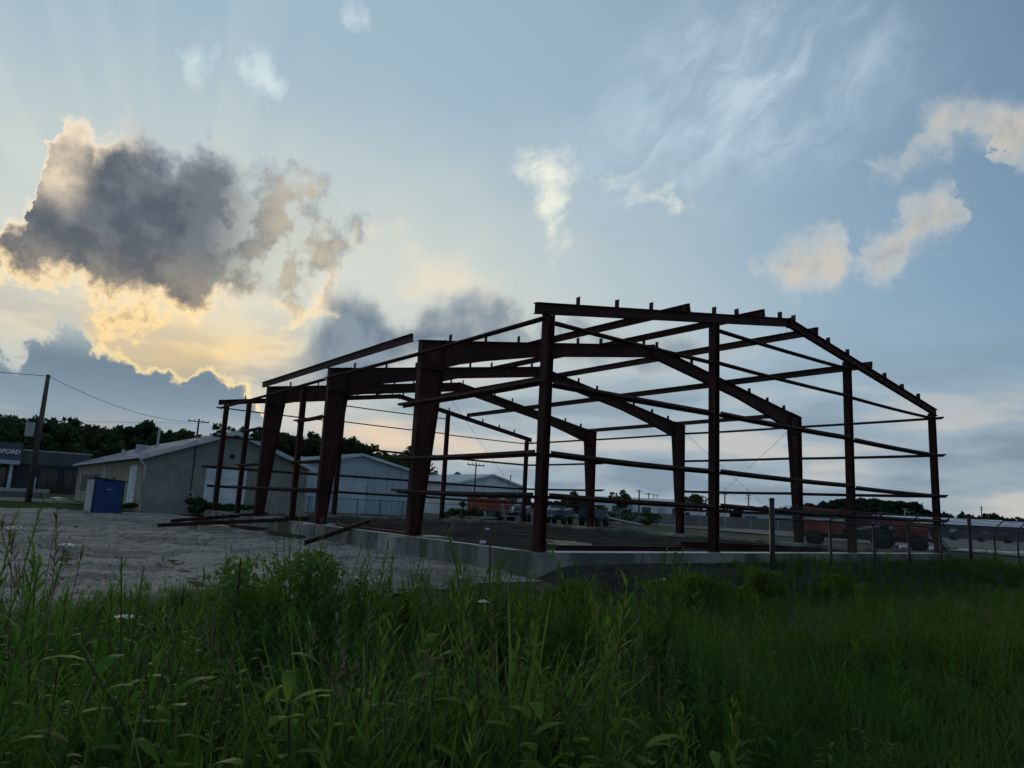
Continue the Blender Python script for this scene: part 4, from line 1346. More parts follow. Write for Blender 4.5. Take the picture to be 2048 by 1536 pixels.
# ------------------------------------------------------------------ far buildings and vehicles on the right
def longhall(name, label, c, ln, dp_, h, heading, wall, roof, nwin=6):
    b = Local(name, c, heading, label, 'building')
    b.put(MB().box(-ln / 2, ln / 2, -dp_ / 2, dp_ / 2, 0, h), 'wall', wall)
    b.put(MB().hexa([(-ln / 2 - 0.3, -dp_ / 2 - 0.3, h + 0.01), (-ln / 2 - 0.3, 0, h + dp_ * 0.09), (-ln / 2 - 0.3, dp_ / 2 + 0.3, h + 0.01)],
                    [(ln / 2 + 0.3, -dp_ / 2 - 0.3, h + 0.01), (ln / 2 + 0.3, 0, h + dp_ * 0.09), (ln / 2 + 0.3, dp_ / 2 + 0.3, h + 0.01)]), 'roof', roof)
    for i in range(nwin):
        x = -ln / 2 + (i + 0.5) * ln / nwin
        for s in (-1, 1):
            y = s * (dp_ / 2 + 0.02)
            d = b.put(MB().box(x - ln / nwin * 0.3, x + ln / nwin * 0.3, min(y, y - s * 0.018), max(y, y - s * 0.018), 0.02, h * 0.72), 'bay_door', 'store_grey' if i % 2 else 'pale_metal')
    return b


longhall('long_hall', 'long white hall with flat pale roof behind the row of poles', (118, -133, -0.5), 26, 14, 4.0, 42, 'white_paint', 'pale_roof', 7)
longhall('storage_shed', 'low grey storage shed right of the tall fence post, behind the telehandler', (78, -148, -0.5), 34, 10, 2.6, 20, 'pale_metal', 'roof_metal', 8)
longhall('storage_shed', 'low pale storage shed below the wooded hill', (52, -136, -0.5), 26, 9, 2.5, 14, 'pale_metal', 'pale_roof', 7)
longhall('storage_shed', 'low grey storage shed just right of the corner column', (30, -110, -0.5), 26, 9, 2.0, 8, 'store_grey', 'roof_metal', 7)
longhall('storage_shed', 'long low shed at the far right picture edge', (4, -112, -0.5), 30, 9, 1.9, 4, 'store_grey', 'roof_metal', 7)


def car(loc, heading, label, paint, van=False):
    c = Local('parked_van' if van else 'parked_car', loc, heading, label, 'van' if van else 'car')
    if van:
        prof = [(-2.5, 0.22), (2.5, 0.22), (2.5, 1.0), (2.0, 1.15), (1.5, 2.0), (1.3, 2.15), (-2.45, 2.15), (-2.5, 2.0)]
        win = [(1.55, 1.15), (1.95, 1.15), (1.45, 1.95), (0.6, 1.95), (0.6, 1.15)]
    else:
        prof = [(-2.15, 0.2), (2.15, 0.2), (2.2, 0.7), (1.2, 0.92), (0.55, 1.42), (-1.1, 1.45), (-1.9, 0.98), (-2.2, 0.9)]
        win = [(1.0, 0.95), (0.5, 1.36), (-1.05, 1.38), (-1.7, 1.0)]
    c.put(MB().hexa([(x, -0.85, z) for x, z in prof], [(x, 0.85, z) for x, z in prof]), 'body', paint)
    for y in (-0.853, 0.853):
        s = 0.01 if y > 0 else -0.01
        c.put(MB().hexa([(x, y, z) for x, z in win], [(x, y + s, z) for x, z in win]), 'window', 'glass_dark')
    for x in (-1.35, 1.4):
        for y in (-0.78, 0.78):
            c.wheel(x, y, 0.28, 0.2)
    return c


vl = [((86, -112, -.42), 35, 'white van in the row of parked vehicles left of the second front post', 'white_paint', 1), ((82, -114.5, -.42), 35, 'second white van in the row left of the second front post', 'white_paint', 1),
      ((75, -119, -.42), 30, 'dark car parked just right of the second front post', 'dark_paint', 0), ((70, -121, -.42), 30, 'silver car parked beyond the screened fence', 'silver_paint', 0),
      ((65, -123.5, -.42), 25, 'white car parked in the middle beyond the screened fence', 'white_paint', 0), ((59, -126, -.42), 25, 'dark van parked left of the tall fence post', 'dark_paint', 1),
      ((24, -84, -.42), 10, 'blue-grey car parked right behind the corner column', 'store_grey', 0), ((19, -85.5, -.42), 8, 'dark car parked between corner column and thick fence post', 'dark_paint', 0),
      ((13.5, -86, -.42), 8, 'grey van parked near the thick fence post', 'store_grey', 1), ((8, -87, -.42), 6, 'dark car parked second from the picture edge', 'dark_paint', 0), ((3, -88, -.42), 5, 'blue car parked nearest the right picture edge', 'blue_machine', 0)]
for l, h, lab, p, v in vl:
    car(l, h, lab, p, bool(v))


# ------------------------------------------------------------------ trees
def clumps(centres, radii, n, size, rng, flat=0.75):
    """n leaf-clump quads spread through ellipsoids"""
    k = rng.integers(0, len(centres), n)
    u = rng.normal(size=(n, 3))
    u /= np.linalg.norm(u, axis=1, keepdims=True)
    rr = rng.uniform(0.35, 1.0, (n, 1)) ** 0.5
    p = centres[k] + u * rr * radii[k]
    a = rng.normal(size=(n, 3))
    a /= np.linalg.norm(a, axis=1, keepdims=True)
    b = np.cross(a, u + 0.4 * rng.normal(size=(n, 3)))
    b /= np.maximum(np.linalg.norm(b, axis=1, keepdims=True), 1e-6)
    s = size * rng.uniform(0.5, 1.3, (n, 1))
    a, b = a * s, b * s * flat
    v = np.stack([p - a, p - b * 0.8, p + a, p + b * 0.8], 1).reshape(-1, 3)
    f = np.arange(4 * n).reshape(-1, 4)
    return v, f


def tree(x, y, zb, h, w, label, rng, n=900, size=0.35, mat='tree_leaf', name='tree', trunk=True, cat='tree', group=None, low=0.3):
    t_ = thing(name, (x, y, zb), label, cat, group)
    m_ = 9
    cs = np.stack([x + rng.normal(0, w * 0.24, m_), y + rng.normal(0, w * 0.24, m_), zb + h * rng.uniform(low + 0.12, 0.85, m_)], 1)
    cs[0] = (x, y, zb + h * 0.86)
    rd = np.stack([rng.uniform(0.18, 0.34, m_) * w] * 2 + [rng.uniform(0.12, 0.22, m_) * h], 1)
    rd[0] = (w * 0.16, w * 0.16, h * 0.14)
    v, f = clumps(cs, rd, n, size, rng)
    v[:, 2] = np.maximum(v[:, 2], zb + 0.02)
    npmesh('crown', v, f, [mat], t_)
    mb_ = MB()
    r0 = max(0.05, h * 0.022)
    mb_.tube([(x, y, zb - 0.1), (x + 0.02 * h, y, zb + h * 0.4), (x, y + 0.02 * h, zb + h * 0.8)], [r0, r0 * 0.7, r0 * 0.25], 7)
    for c in cs[1:6]:
        mb_.tube([(x + 0.015 * h, y, zb + h * low), tuple((np.array([x, y, zb + h * low]) + c) / 2 + np.array([0, 0, 0.05 * h])), tuple(c)], [r0 * 0.5, r0 * 0.35, r0 * 0.12], 5)
    mb_.build('trunk', 'bark', t_)
    return t_


rt_ = np.random.default_rng(5)
# wooded ridge on the left
def ridge_z(x, y):
    d = x + 0.35 * (y + 20)
    q = smooth01(d, 130, 185)
    end = smooth01(y, -190, -95)
    return -0.6 + q * end * (7.4 + 2.2 * fbm(x * 0.02, y * 0.02, 71) + 5.6 * np.exp(-((y + 78) / 36.0) ** 2))


tag(grid('hill', np.arange(110, 330, 6.0), np.arange(-170, 70, 6.0), lambda x, y: ridge_z(x, y), 'ground_soil'), 'wooded ridge on the left', kind='structure')
cs, rd, tk = [], [], MB()
for i in range(520):
    y = rt_.uniform(-150, 40)
    x = 140 - 0.35 * (y + 20) + (rt_.uniform(0, 45) if i % 3 == 0 else rt_.uniform(42, 66))
    if y < -135 and rt_.uniform() < 0.5:
        continue
    z0 = float(ridge_z(np.array([x]), np.array([y]))[0])
    h = rt_.uniform(6.5, 9.0) * (0.62 + 0.38 * float(smooth01(np.array([y]), -160, -80)[0])) * (1.22 if rt_.uniform() < 0.06 else 1)
    w = h * rt_.uniform(0.5, 0.75)
    tk.tube([(x, y, z0 - 0.3), (x, y, z0 + h * 0.75)], [0.22, 0.08], 5)
    for k in range(6):
        cs.append((x + rt_.normal(0, w * 0.2), y + rt_.normal(0, w * 0.2), z0 + h * rt_.uniform(0.25, 0.88)))
        rd.append((w * rt_.uniform(0.2, 0.36), w * rt_.uniform(0.2, 0.36), h * rt_.uniform(0.1, 0.2)))
v, f = clumps(np.array(cs), np.array(rd), 140000, 0.74, rt_)
wd = npmesh('wood', v, f, ['tree_leaf'])
tag(wd, 'dark wooded ridge filling the skyline on the left', 'wood', kind='stuff')
tag(tk.build('wood_trunks', 'bark'), 'trunks within the wood on the left ridge', 'wood', kind='stuff')

# far wooded hill and tree line on the right
cs, rd = [], []
def far_tree(x, y, z0, h, w):
    for k in range(5):
        cs.append((x + rt_.normal(0, w * 0.22), y + rt_.normal(0, w * 0.22), z0 + h * rt_.uniform(0.25, 0.85)))
        rd.append((w * rt_.uniform(0.25, 0.4), w * rt_.uniform(0.25, 0.4), h * rt_.uniform(0.14, 0.24)))
def rhill_z(x, y):
    return -0.7 + 13.0 * np.exp(-(((x - 262) / 44.0) ** 2) ** 1.6) * np.exp(-((y + 545) / 60.0) ** 2)
tag(grid('far_hill', np.arange(140, 400, 8.0), np.arange(-680, -420, 8.0), rhill_z, 'ground_soil'), 'low wooded hill on the right horizon', kind='structure')
for i in range(230):
    x, y = rt_.uniform(196, 322), rt_.uniform(-560, -480)
    far_tree(x, y, float(rhill_z(np.array([x]), np.array([y]))[0]), rt_.uniform(6, 9), rt_.uniform(5, 8))
v, f = clumps(np.array(cs), np.array(rd), 42000, 1.7, rt_)
tag(npmesh('far_wood', v, f, ['far_leaf']), 'rounded wooded hill seen between the two right columns', 'wood', kind='stuff')
cs, rd = [], []
for i in range(300):
    q = rt_.uniform(0, 1)
    x, y = 470 - 380 * q + rt_.normal(0, 8), -380 - 170 * q ** 0.7 + rt_.normal(0, 8)
    far_tree(x, y, -0.6, rt_.uniform(6.0, 11.0) * (0.75 + 0.45 * vnoise(np.array([q * 14]), np.array([0.5]), 3)[0]), rt_.uniform(6, 10))
for i in range(130):
    q = rt_.uniform(0, 1)
    x, y = 215 - 260 * q + rt_.normal(0, 5), -430 + rt_.normal(0, 10)
    far_tree(x, y, -0.6, rt_.uniform(6.0, 10.0) * (0.7 + 0.6 * vnoise(np.array([q * 11]), np.array([1.5]), 3)[0]), rt_.uniform(6, 10))
v, f = clumps(np.array(cs), np.array(rd), 60000, 1.4, rt_)
tag(npmesh('tree_line', v, f, ['far_leaf']), 'low dark tree line along the right horizon', 'trees', kind='stuff')

tree(83.0, -43.0, -0.5, 9.5, 7.5, 'loose-leaved tree right of the nearest tapered column, sky showing through', rt_, 1500, 0.34)
tree(90.0, -56.0, -0.5, 6.0, 5.0, 'small tree behind the pale warehouse roof', rt_, 900, 0.3)
tree(62.0, -66.5, -0.5, 4.6, 3.0, 'small young tree above the bushes beside the white hall', rt_, 900, 0.2)
tree(72.0, -66.0, -0.5, 4.2, 4.6, 'round bushy tree behind the far corner column', rt_, 900, 0.26, low=0.15)
tree(100.0, -130.0, -0.5, 6.5, 6.0, 'dark round tree at the end of the white hall', rt_, 700, 0.4)
for i, (x, y, h, w, l) in enumerate(((45.5, -46.5, 1.9, 3.6, 'dark bush left in the row behind the blue lifts'), (44.0, -48.6, 1.7, 3.4, 'dark bush at the middle of the row beside the leaning pipe'), (43.0, -50.8, 1.5, 3.0, 'low dark bush at the right end of the row beside the pipe'),
                                   (42.5, -9.2, 2.6, 2.2, 'dark bush at the right corner of the block building'), (42.2, -26.0, 1.6, 2.2, 'low dark bush right of the nearest tapered column'), (31.5, -1.3, 1.0, 1.3, 'dark shrub under the meter on the block building'),
                                   (31.2, -2.9, 0.75, 2.0, 'low spreading shrub before the white garage door'), (33.6, 2.9, 0.55, 1.4, 'low weeds clump by the steps'))):
    tree(x, y, -0.52, h, w, l, rt_, 800, 0.13, name='bush', cat='bush', low=0.1)

# ------------------------------------------------------------------ weeds and grass on the verge
wr = np.random.default_rng(23)


def leaf_strip(length, width, droop, seg=3, fold=0.0):
    """a pointed leaf along +x, bending down; returns verts, quads"""
    t = np.linspace(0, 1, seg + 1)
    w = width * np.sin(np.pi * np.clip(t * 0.92 + 0.08, 0, 1)) ** 0.8
    w[-1] = width * 0.03
    x = length * t * (1 - 0.25 * droop * t)
    z = -length * droop * t ** 2 * 0.6
    v = np.concatenate([np.stack([x, w / 2, z + fold * w], 1), np.stack([x, -w / 2, z + fold * w], 1)])
    n = seg + 1
    f = np.array([[i, i + 1, n + i + 1, n + i] for i in range(seg)])
    return v, f


def rotz(v, a):
    c, s = math.cos(a), math.sin(a)
    return np.stack([v[:, 0] * c - v[:, 1] * s, v[:, 0] * s + v[:, 1] * c, v[:, 2]], 1)


def roty(v, a):
    c, s = math.cos(a), math.sin(a)
    return np.stack([v[:, 0] * c - v[:, 2] * s, v[:, 1], v[:, 0] * s + v[:, 2] * c], 1)


class Acc:
    def __init__(self):
        self.v, self.f, self.m, self.n = [], [], [], 0

    def add(self, v, f, m=0):
        self.v.append(v)
        self.f.append(f + self.n)
        self.m.append(np.full(len(f), m))
        self.n += len(v)

    def get(self):
        return np.concatenate(self.v), np.concatenate(self.f), np.concatenate(self.m)


def stem_quads(pts, r0, r1, sides=3):
    pts = np.array(pts)
    n = len(pts)
    rr = np.linspace(r0, r1, n)
    a = np.arange(sides) * 2 * math.pi / sides
    v = pts[:, None, :] + np.stack([np.cos(a)[None] * rr[:, None], np.sin(a)[None] * rr[:, None], np.zeros((n, sides))], -1)
    f = [[i * sides + j, i * sides + (j + 1) % sides, (i + 1) * sides + (j + 1) % sides, (i + 1) * sides + j] for i in range(n - 1) for j in range(sides)]
    return v.reshape(-1, 3), np.array(f)


def bent_stem(h, lean, seg=5):
    t = np.linspace(0, 1, seg + 1)
    d = wr.uniform(0, 2 * math.pi)
    return np.stack([np.cos(d) * lean * t ** 2, np.sin(d) * lean * t ** 2, h * t], 1)


def proto_goldenrod(h=1.0, nl=46, lw=0.016, ll=0.13):
    """upright stem closely set with narrow leaves, smaller towards the tip"""
    A = Acc()
    st = bent_stem(h, wr.uniform(0.03, 0.16) * h)
    v, f = stem_quads(st, 0.005, 0.0022)
    A.add(v, f, 1)
    for i in range(nl):
        t = 0.14 + 0.86 * (i + wr.uniform(0, 0.6)) / nl
        p = np.array([np.interp(t, np.linspace(0, 1, len(st)), st[:, k]) for k in range(3)])
        L = ll * (1.15 - 0.75 * t) * wr.uniform(0.8, 1.2)
        v, f = leaf_strip(L, lw * (1.2 - 0.6 * t), wr.uniform(0.0, 0.5), 3)
        v = rotz(roty(v, wr.uniform(0.55, 1.1) + 0.2 * t), i * 2.4 + wr.uniform(-0.4, 0.4)) + p
        A.add(v, f, 0)
    return A.get()


def proto_broadleaf(h=0.8, nl=16):
    """coarse weed with broad drooping leaves"""
    A = Acc()
    st = bent_stem(h, wr.uniform(0.02, 0.12))
    v, f = stem_quads(st, 0.007, 0.003)
    A.add(v, f, 1)
    for i in range(nl):
        t = 0.2 + 0.8 * i / nl
        p = np.array([np.interp(t, np.linspace(0, 1, len(st)), st[:, k]) for k in range(3)])
        v, f = leaf_strip(wr.uniform(0.13, 0.22) * (1.2 - 0.6 * t), wr.uniform(0.035, 0.055) * (1.15 - 0.5 * t), wr.uniform(0.4, 1.2), 4)
        v = rotz(roty(v, wr.uniform(0.2, 0.8)), i * 2.2 + wr.uniform(-0.5, 0.5)) + p
        A.add(v, f, 0)
    return A.get()


def proto_grass(h=0.8, nb=14, seed_heads=2):
    """tuft of long arching blades, some with seed heads"""
    A = Acc()
    for i in range(nb):
        a = wr.uniform(0, 2 * math.pi)
        L = h * wr.uniform(0.55, 1.15)
        k = wr.uniform(0.08, 0.55)
        t = np.linspace(0, 1, 5)
        r = L * k * t ** 1.8
        z = L * (t - 0.22 * k * t ** 2.5)
        w = 0.0070 * (1 - t) ** 0.6 + 0.0008
        base = np.array([wr.normal(0, 0.03), wr.normal(0, 0.03), 0])
        c, s = math.cos(a), math.sin(a)
        ctr = np.stack([r * c, r * s, z], 1) + base
        sd_ = np.array([-s, c, 0])
        v = np.concatenate([ctr + sd_ * w[:, None], ctr - sd_ * w[:, None]])
        f = np.array([[j, j + 1, 5 + j + 1, 5 + j] for j in range(4)])
        A.add(v, f, 0)
    for i in range(seed_heads):
        st = bent_stem(h * wr.uniform(1.05, 1.35), wr.uniform(0.05, 0.25), 6)
        v, f = stem_quads(st, 0.0022, 0.0012)
        A.add(v, f, 1)
        for k in range(14):
            t = 0.8 + 0.2 * k / 14
            p = np.array([np.interp(t, np.linspace(0, 1, len(st)), st[:, q]) for q in range(3)])
            v, f = leaf_strip(0.03, 0.006, 0.2, 2)
            A.add(rotz(roty(v, wr.uniform(0.7, 1.2)), wr.uniform(0, 6.28)) + p, f, 2)
    return A.get()


def proto_clover(h=0.5, n=120, spread=0.28):
    """branching bushy weed with small round leaves"""
    A = Acc()
    tips = []
    for b in range(9):
        d = wr.uniform(0, 6.28)
        L = h * wr.uniform(0.7, 1.15)
        e = np.array([math.cos(d) * spread * wr.uniform(0.3, 1), math.sin(d) * spread * wr.uniform(0.3, 1), L])
        st = np.array([[0, 0, 0], e * 0.4 + [0, 0, 0.06 * h], e])
        v, f = stem_quads(st, 0.004, 0.0015)
        A.add(v, f, 1)
        tips.append(st)
    for i in range(n):
        st = tips[wr.integers(0, 9)]
        t = wr.uniform(0.25, 1.02) * 2
        k = min(int(t), 1)
        p = st[k] + (st[k + 1] - st[k]) * (t - k) + wr.normal(0, 0.022, 3)
        v, f = leaf_strip(wr.uniform(0.03, 0.06), wr.uniform(0.018, 0.03), wr.uniform(0, 0.8), 2)
        A.add(rotz(roty(v, wr.uniform(-0.3, 0.9)), wr.uniform(0, 6.28)) + p, f, 0)
    return A.get()


def scatter(name, protos, pts, scale, mats, label, rngl, tilt=0.12):
    """plants merged into one mass, each turned, tilted and sized differently"""
    V, F, M, k = [], [], [], 0
    for i in range(len(pts)):
        v, f, mm = protos[rngl.integers(0, len(protos))]
        s = scale[i]
        w = rotz(v, rngl.uniform(0, 6.28))
        tx, ty = rngl.normal(0, tilt, 2)
        w = w * np.array([s * rngl.uniform(0.85, 1.15), s * rngl.uniform(0.85, 1.15), s])
        w = np.stack([w[:, 0] + tx * w[:, 2], w[:, 1] + ty * w[:, 2], w[:, 2]], 1) + pts[i]
        V.append(w)
        F.append(f + k)
        M.append(mm)
        k += len(v)
    o = npmesh(name, np.concatenate(V), np.concatenate(F), mats, midx=np.concatenate(M))
    return tag(o, label, 'weeds', kind='stuff')


fw2 = np.array([math.cos(yaw), math.sin(yaw)])
rt2 = np.array([math.sin(yaw), -math.cos(yaw)])


def verge_points(n, d0, d1, rng, half=0.82, power=1.0):
    """random spots on the verge, d metres out in front of the viewer's standing place"""
    d = d0 + (d1 - d0) * rng.uniform(0, 1, n) ** power
    s = rng.uniform(-half, half, n) * (d + 0.6)
    x = CAMX + fw2[0] * d + rt2[0] * s
    y = CAMY + fw2[1] * d + rt2[1] * s
    return x, y, d, s


def on_verge(x, y):
    """False on the stone yard, on the bare earth bank and beyond the footing"""
    g = gravel_edge(x, y) < 0.10
    bank = (x > -1.75 + 0.75 * smooth01(-y, 1.5, 5.0) + 0.5 * fbm(y * 0.7, x * 0.3, 91)) & (y < 1.9) & (y > -7.0)
    bank2 = (x > -0.55) & (y <= -7.0)
    return g & ~bank & ~bank2 & ~((x > -3.1) & (y > -0.5) & (y < 2.2) & (x > -2.6 + 0.3 * (y - 1)))


gold = [proto_goldenrod(wr.uniform(0.8, 1.0), int(wr.integers(50, 64))) for _ in range(7)]
goldy = [proto_goldenrod(0.95, 40, 0.012, 0.10) for _ in range(3)]
broad = [proto_broadleaf(wr.uniform(0.6, 0.8)) for _ in range(5)]
gras = [proto_grass(wr.uniform(0.55, 0.8), int(wr.integers(14, 22)), int(wr.integers(0, 2))) for _ in range(8)]
shrt = [proto_grass(0.3, 18, 0) for _ in range(5)]
clov = [proto_clover(wr.uniform(0.42, 0.6), 130) for _ in range(5)]


def mass(name, protos, n, d0, d1, smin, smax, mats, label, seed, patch=None, half=0.80, power=1.0, where=None, taper=True):
    rng = np.random.default_rng(seed)
    x, y, d, s = verge_points(n, d0, d1, rng, half, power)
    ok = on_verge(x, y)
    if patch:
        fr, th, sg = patch
        ok &= (fbm(x * fr, y * fr, seed % 97, 3) * sg > th)
    if where is not None:
        ok &= where(d, s, x, y)
    x, y, d, s = x[ok], y[ok], d[ok], s[ok]
    pts = np.stack([x, y, surf_z(x, y) - 0.02], 1)
    sc = rng.uniform(smin, smax, len(x))
    if taper:      # a trodden, lower strip at the right hand side near the viewer
        sc *= 1.15 - 0.18 * smooth01(d, 4.5, 10.0)
        sc *= np.clip(0.88 + 2.1 * fbm(x * 1.25, y * 1.25, 55, 3), 0.4, 1.45)
        ge = gravel_edge(x, y)
        sc *= 1 - 0.40 * smooth01(ge, -2.2, -0.4) * smooth01(y, 2.5, 5.0)
        sc *= 1 - 0.12 * smooth01(x, -5.0, -3.4) * smooth01(-y, -3.0, -1.5) * (1 - smooth01(-y, 5.5, 8))
        low_ = smooth01(s / (d + 0.6), 0.25, 0.6) * (1 - smooth01(d, 5.5, 8.5))
        sc *= 1 - 0.72 * low_
    if taper:      # height capped under a sight line sloping down from the camera, except at left
        cap = np.maximum(0.93 - 0.108 * d - pts[:, 2], 0.32 + 0.22 * smooth01(s / (d + 0.6), 0.1, 0.45)) * rng.uniform(0.75, 1.12, len(d)) * np.clip(1.0 + 1.5 * fbm(x * 0.8, y * 0.8, 57, 2), 0.6, 1.4)
        sc = np.where(s / (d + 0.6) < -0.55, sc, np.minimum(sc, cap / 0.95))
    return scatter(name, protos, pts, sc, mats, label, rng)


WM = ['weed_leaf', 'stalk', 'seed_head']
GM = ['grass_blade', 'stalk', 'seed_head']
mass('tall_weeds', gold, 3300, 2.3, 19.0, 0.62, 1.02, WM, 'tall green goldenrod weeds covering the verge', 101, (0.45, -0.10, 1), power=0.85)
mass('fine_weeds', goldy, 900, 2.6, 15.0, 0.7, 1.1, WM, 'thin upright weed stalks scattered through the verge', 102)
mass('coarse_weeds', broad, 1500, 2.2, 13.0, 0.7, 1.1, WM, 'broad-leaved weeds mixed through the verge', 103, (0.8, -0.02, -1))
mass('tall_grass', gras, 10500, 2.2, 28.0, 0.7, 1.15, GM, 'long arching grass filling the verge', 104, (0.9, -0.01, 1), power=0.8)
mass('short_grass', shrt, 5200, 2.2, 9.0, 0.7, 1.3, GM, 'short grass under the weeds and on the trodden strip', 105, power=0.8, taper=False)
mass('leafy_undergrowth', clov, 3200, 3.4, 17.0, 0.7, 1.35, ['bush_leaf', 'stalk'], 'low leafy undergrowth of yellow-green clover-like plants', 106, (0.5, -0.03, -1))
dryg = [proto_grass(0.75, 5, 4) for _ in range(4)]
mass('dry_grass', dryg, 380, 3.0, 16.0, 0.7, 1.25, ['dry_stalk', 'dry_stalk', 'dry_stalk'], 'pale dry grass stalks and seed heads among the green', 107, (0.6, -0.02, 1))
mass('bright_weeds', gold, 9500, 5.0, 30.0, 0.6, 1.05, ['bush_leaf', 'stalk', 'seed_head'], 'lighter yellow-green weeds in clumps toward the fence', 108, (1.0, 0.0, 1), where=lambda d, s, x, y: s > -0.5)
mass('stray_stalks', goldy + dryg[:1], 100, 4.5, 18.0, 1.0, 1.35, WM, 'stray tall stalks standing above the other weeds', 109, taper=False, where=lambda d, s, x, y: (0.93 - 0.100 * d > -0.2) & (s / (d + 0.6) > -0.3))
rng = np.random.default_rng(78)
x, y = rng.uniform(-2.9, -0.55, 2600), rng.uniform(-26, -2.5, 2600)
ok = fbm(x * 0.7, y * 0.7, 64, 3) > -0.04 - 0.12 * smooth01(-y, 4, 12)
ok &= (x < -1.3) | (y < -6.5)
x, y = x[ok], y[ok]
scatter('bank_weeds', gold[:4] + gras[:3] + clov[:2], np.stack([x, y, surf_z(x, y) - 0.02], 1), rng.uniform(0.22, 0.5, len(x)) * np.clip(1 + 1.6 * fbm(x * 0.9, y * 0.6, 66, 3), 0.5, 1.6), ['bush_leaf', 'stalk', 'seed_head'], 'green weeds growing over the earth bank along the fence', rng)
# sparse tufts where stone and weeds meet
rng = np.random.default_rng(77)
x, y, d, s = verge_points(2400, 6, 18, rng)
e = gravel_edge(x, y)
ok = (e > -0.15) & (e < 2.5) & (y > 0.8) & (rng.uniform(0, 1, 2400) < np.exp(-np.maximum(e, 0) * 1.6))
x, y = x[ok], y[ok]
scatter('edge_tufts', shrt + clov[:2], np.stack([x, y, gravel_z(x, y) - 0.02], 1), rng.uniform(0.3, 0.7, len(x)), GM, 'sparse green tufts creeping out over the gravel edge', rng)


# ------------------------------------------------------------------ single plants that stand out
def place(name, data, x, y, label, cat, scale=1.0, mats=WM, group=None, zoff=-0.02, rz=None, parts=('leaves', 'stem')):
    v, f, mm = data
    z = float(ground_z(np.array([x]), np.array([y]))[0]) + zoff
    t_ = thing(name, (x, y, z), label, cat, group)
    a = rz if rz is not None else wr.uniform(0, 6.28)
    w = rotz(v, a) * scale + np.array([x, y, z])
    for k, nm in enumerate(parts):
        q = f[mm == k]
        if len(q):
            u = np.unique(q)
            mp = np.zeros(len(v), dtype=np.int64)
            mp[u] = np.arange(len(u))
            npmesh(nm, w[u], mp[q], [mats[k]], t_)
    return t_


def umbel(r=0.05):
    """flat lacy flower head"""
    A = Acc()
    for i in range(60):
        rr = r * math.sqrt(wr.uniform(0, 1))
        a = wr.uniform(0, 6.28)
        p = np.array([math.cos(a) * rr, math.sin(a) * rr, 0.012 * (1 - (rr / r) ** 2) + wr.normal(0, 0.003)])
        s = wr.uniform(0.005, 0.010)
        b = wr.uniform(0, 6.28)
        q = np.array([[math.cos(b + k * 1.5708) * s, math.sin(b + k * 1.5708) * s, wr.normal(0, 0.002)] for k in range(4)]) + p
        A.add(q, np.array([[0, 1, 2, 3]]), 3)
    return A.get()


def proto_lace(h):
    A = Acc()
    st = bent_stem(h, wr.uniform(0.03, 0.12))
    v, f = stem_quads(st, 0.004, 0.002)
    A.add(v, f, 1)
    top = st[-1]
    for i in range(10):
        a = i * 0.628
        e = top + np.array([math.cos(a) * 0.035, math.sin(a) * 0.035, 0.035])
        v, f = stem_quads([top, (top + e) / 2, e], 0.0014, 0.001)
        A.add(v, f, 1)
    v, f, m_ = umbel(wr.uniform(0.045, 0.06))
    A.add(v + top + np.array([0, 0, 0.036]), f, 3)
    for i in range(16):
        t = wr.uniform(0.1, 0.75)
        p = np.array([np.interp(t, np.linspace(0, 1, len(st)), st[:, q]) for q in range(3)])
        v, f = leaf_strip(wr.uniform(0.05, 0.12), 0.012, 0.5, 3)
        A.add(rotz(roty(v, wr.uniform(0.4, 0.9)), wr.uniform(0, 6.28)) + p, f, 0)
    return A.get()


LM = ['weed_leaf', 'stalk', 'seed_head', 'petal']
LP = ('leaves', 'stem', 'seed_head', 'flower_head')
for x, y, zt, l in ((-7.08, 9.07, 0.64, 'tallest white lace flower at the left edge over the gravel'), (-6.6, 8.95, 0.53, 'white lace flower just right of the tallest at the left edge'), (-7.0, 8.62, 0.165, 'low white lace flower at the gravel edge, left of centre'),
                    (-6.72, 5.9, 0.12, 'white lace flower in the middle of the verge'), (-6.3, 8.93, 0.78, 'small white lace flower higher up behind the left edge ones'), (-3.6, 4.1, -0.05, 'small white lace flower near the footing corner'), (-5.6, 2.55, 0.1, 'pale lace flower far right on the verge')):
    z0 = float(ground_z(np.array([x]), np.array([y]))[0])
    place('lace_flower', proto_lace(zt - z0 - 0.02), x, y, l, 'flower', 1.0, LM, 'white lace flowers on the verge', parts=LP)


def proto_spike(h):
    """tall woolly spike (mullein)"""
    A = Acc()
    st = bent_stem(h, 0.05, 8)
    v, f = stem_quads(st, 0.011, 0.006, 5)
    A.add(v, f, 1)
    for i in range(240):
        t = wr.uniform(0.62, 1.0)
        p = np.array([np.interp(t, np.linspace(0, 1, len(st)), st[:, q]) for q in range(3)])
        v, f = leaf_strip(wr.uniform(0.018, 0.036), 0.012, 0.2, 2)
        A.add(rotz(roty(v, wr.uniform(0.2, 1.1)), wr.uniform(0, 6.28)) + p, f, 2)
    for i in range(26):
        t = 0.62 * (i / 26) ** 1.1
        p = np.array([np.interp(t, np.linspace(0, 1, len(st)), st[:, q]) for q in range(3)])
        v, f = leaf_strip(0.22 * (1.1 - 1.2 * t), 0.06 * (1.1 - t), 0.7, 4)
        A.add(rotz(roty(v, wr.uniform(0.3, 0.8)), i * 2.4) + p, f, 0)
    return A.get()


def spike_at(x, y, zt, l):
    z0 = float(ground_z(np.array([x]), np.array([y]))[0])
    place('mullein', proto_spike(zt - z0), x, y, l, 'plant', 1.0, WM, 'tall woolly spikes', parts=('leaves', 'stem', 'flower_spike'))


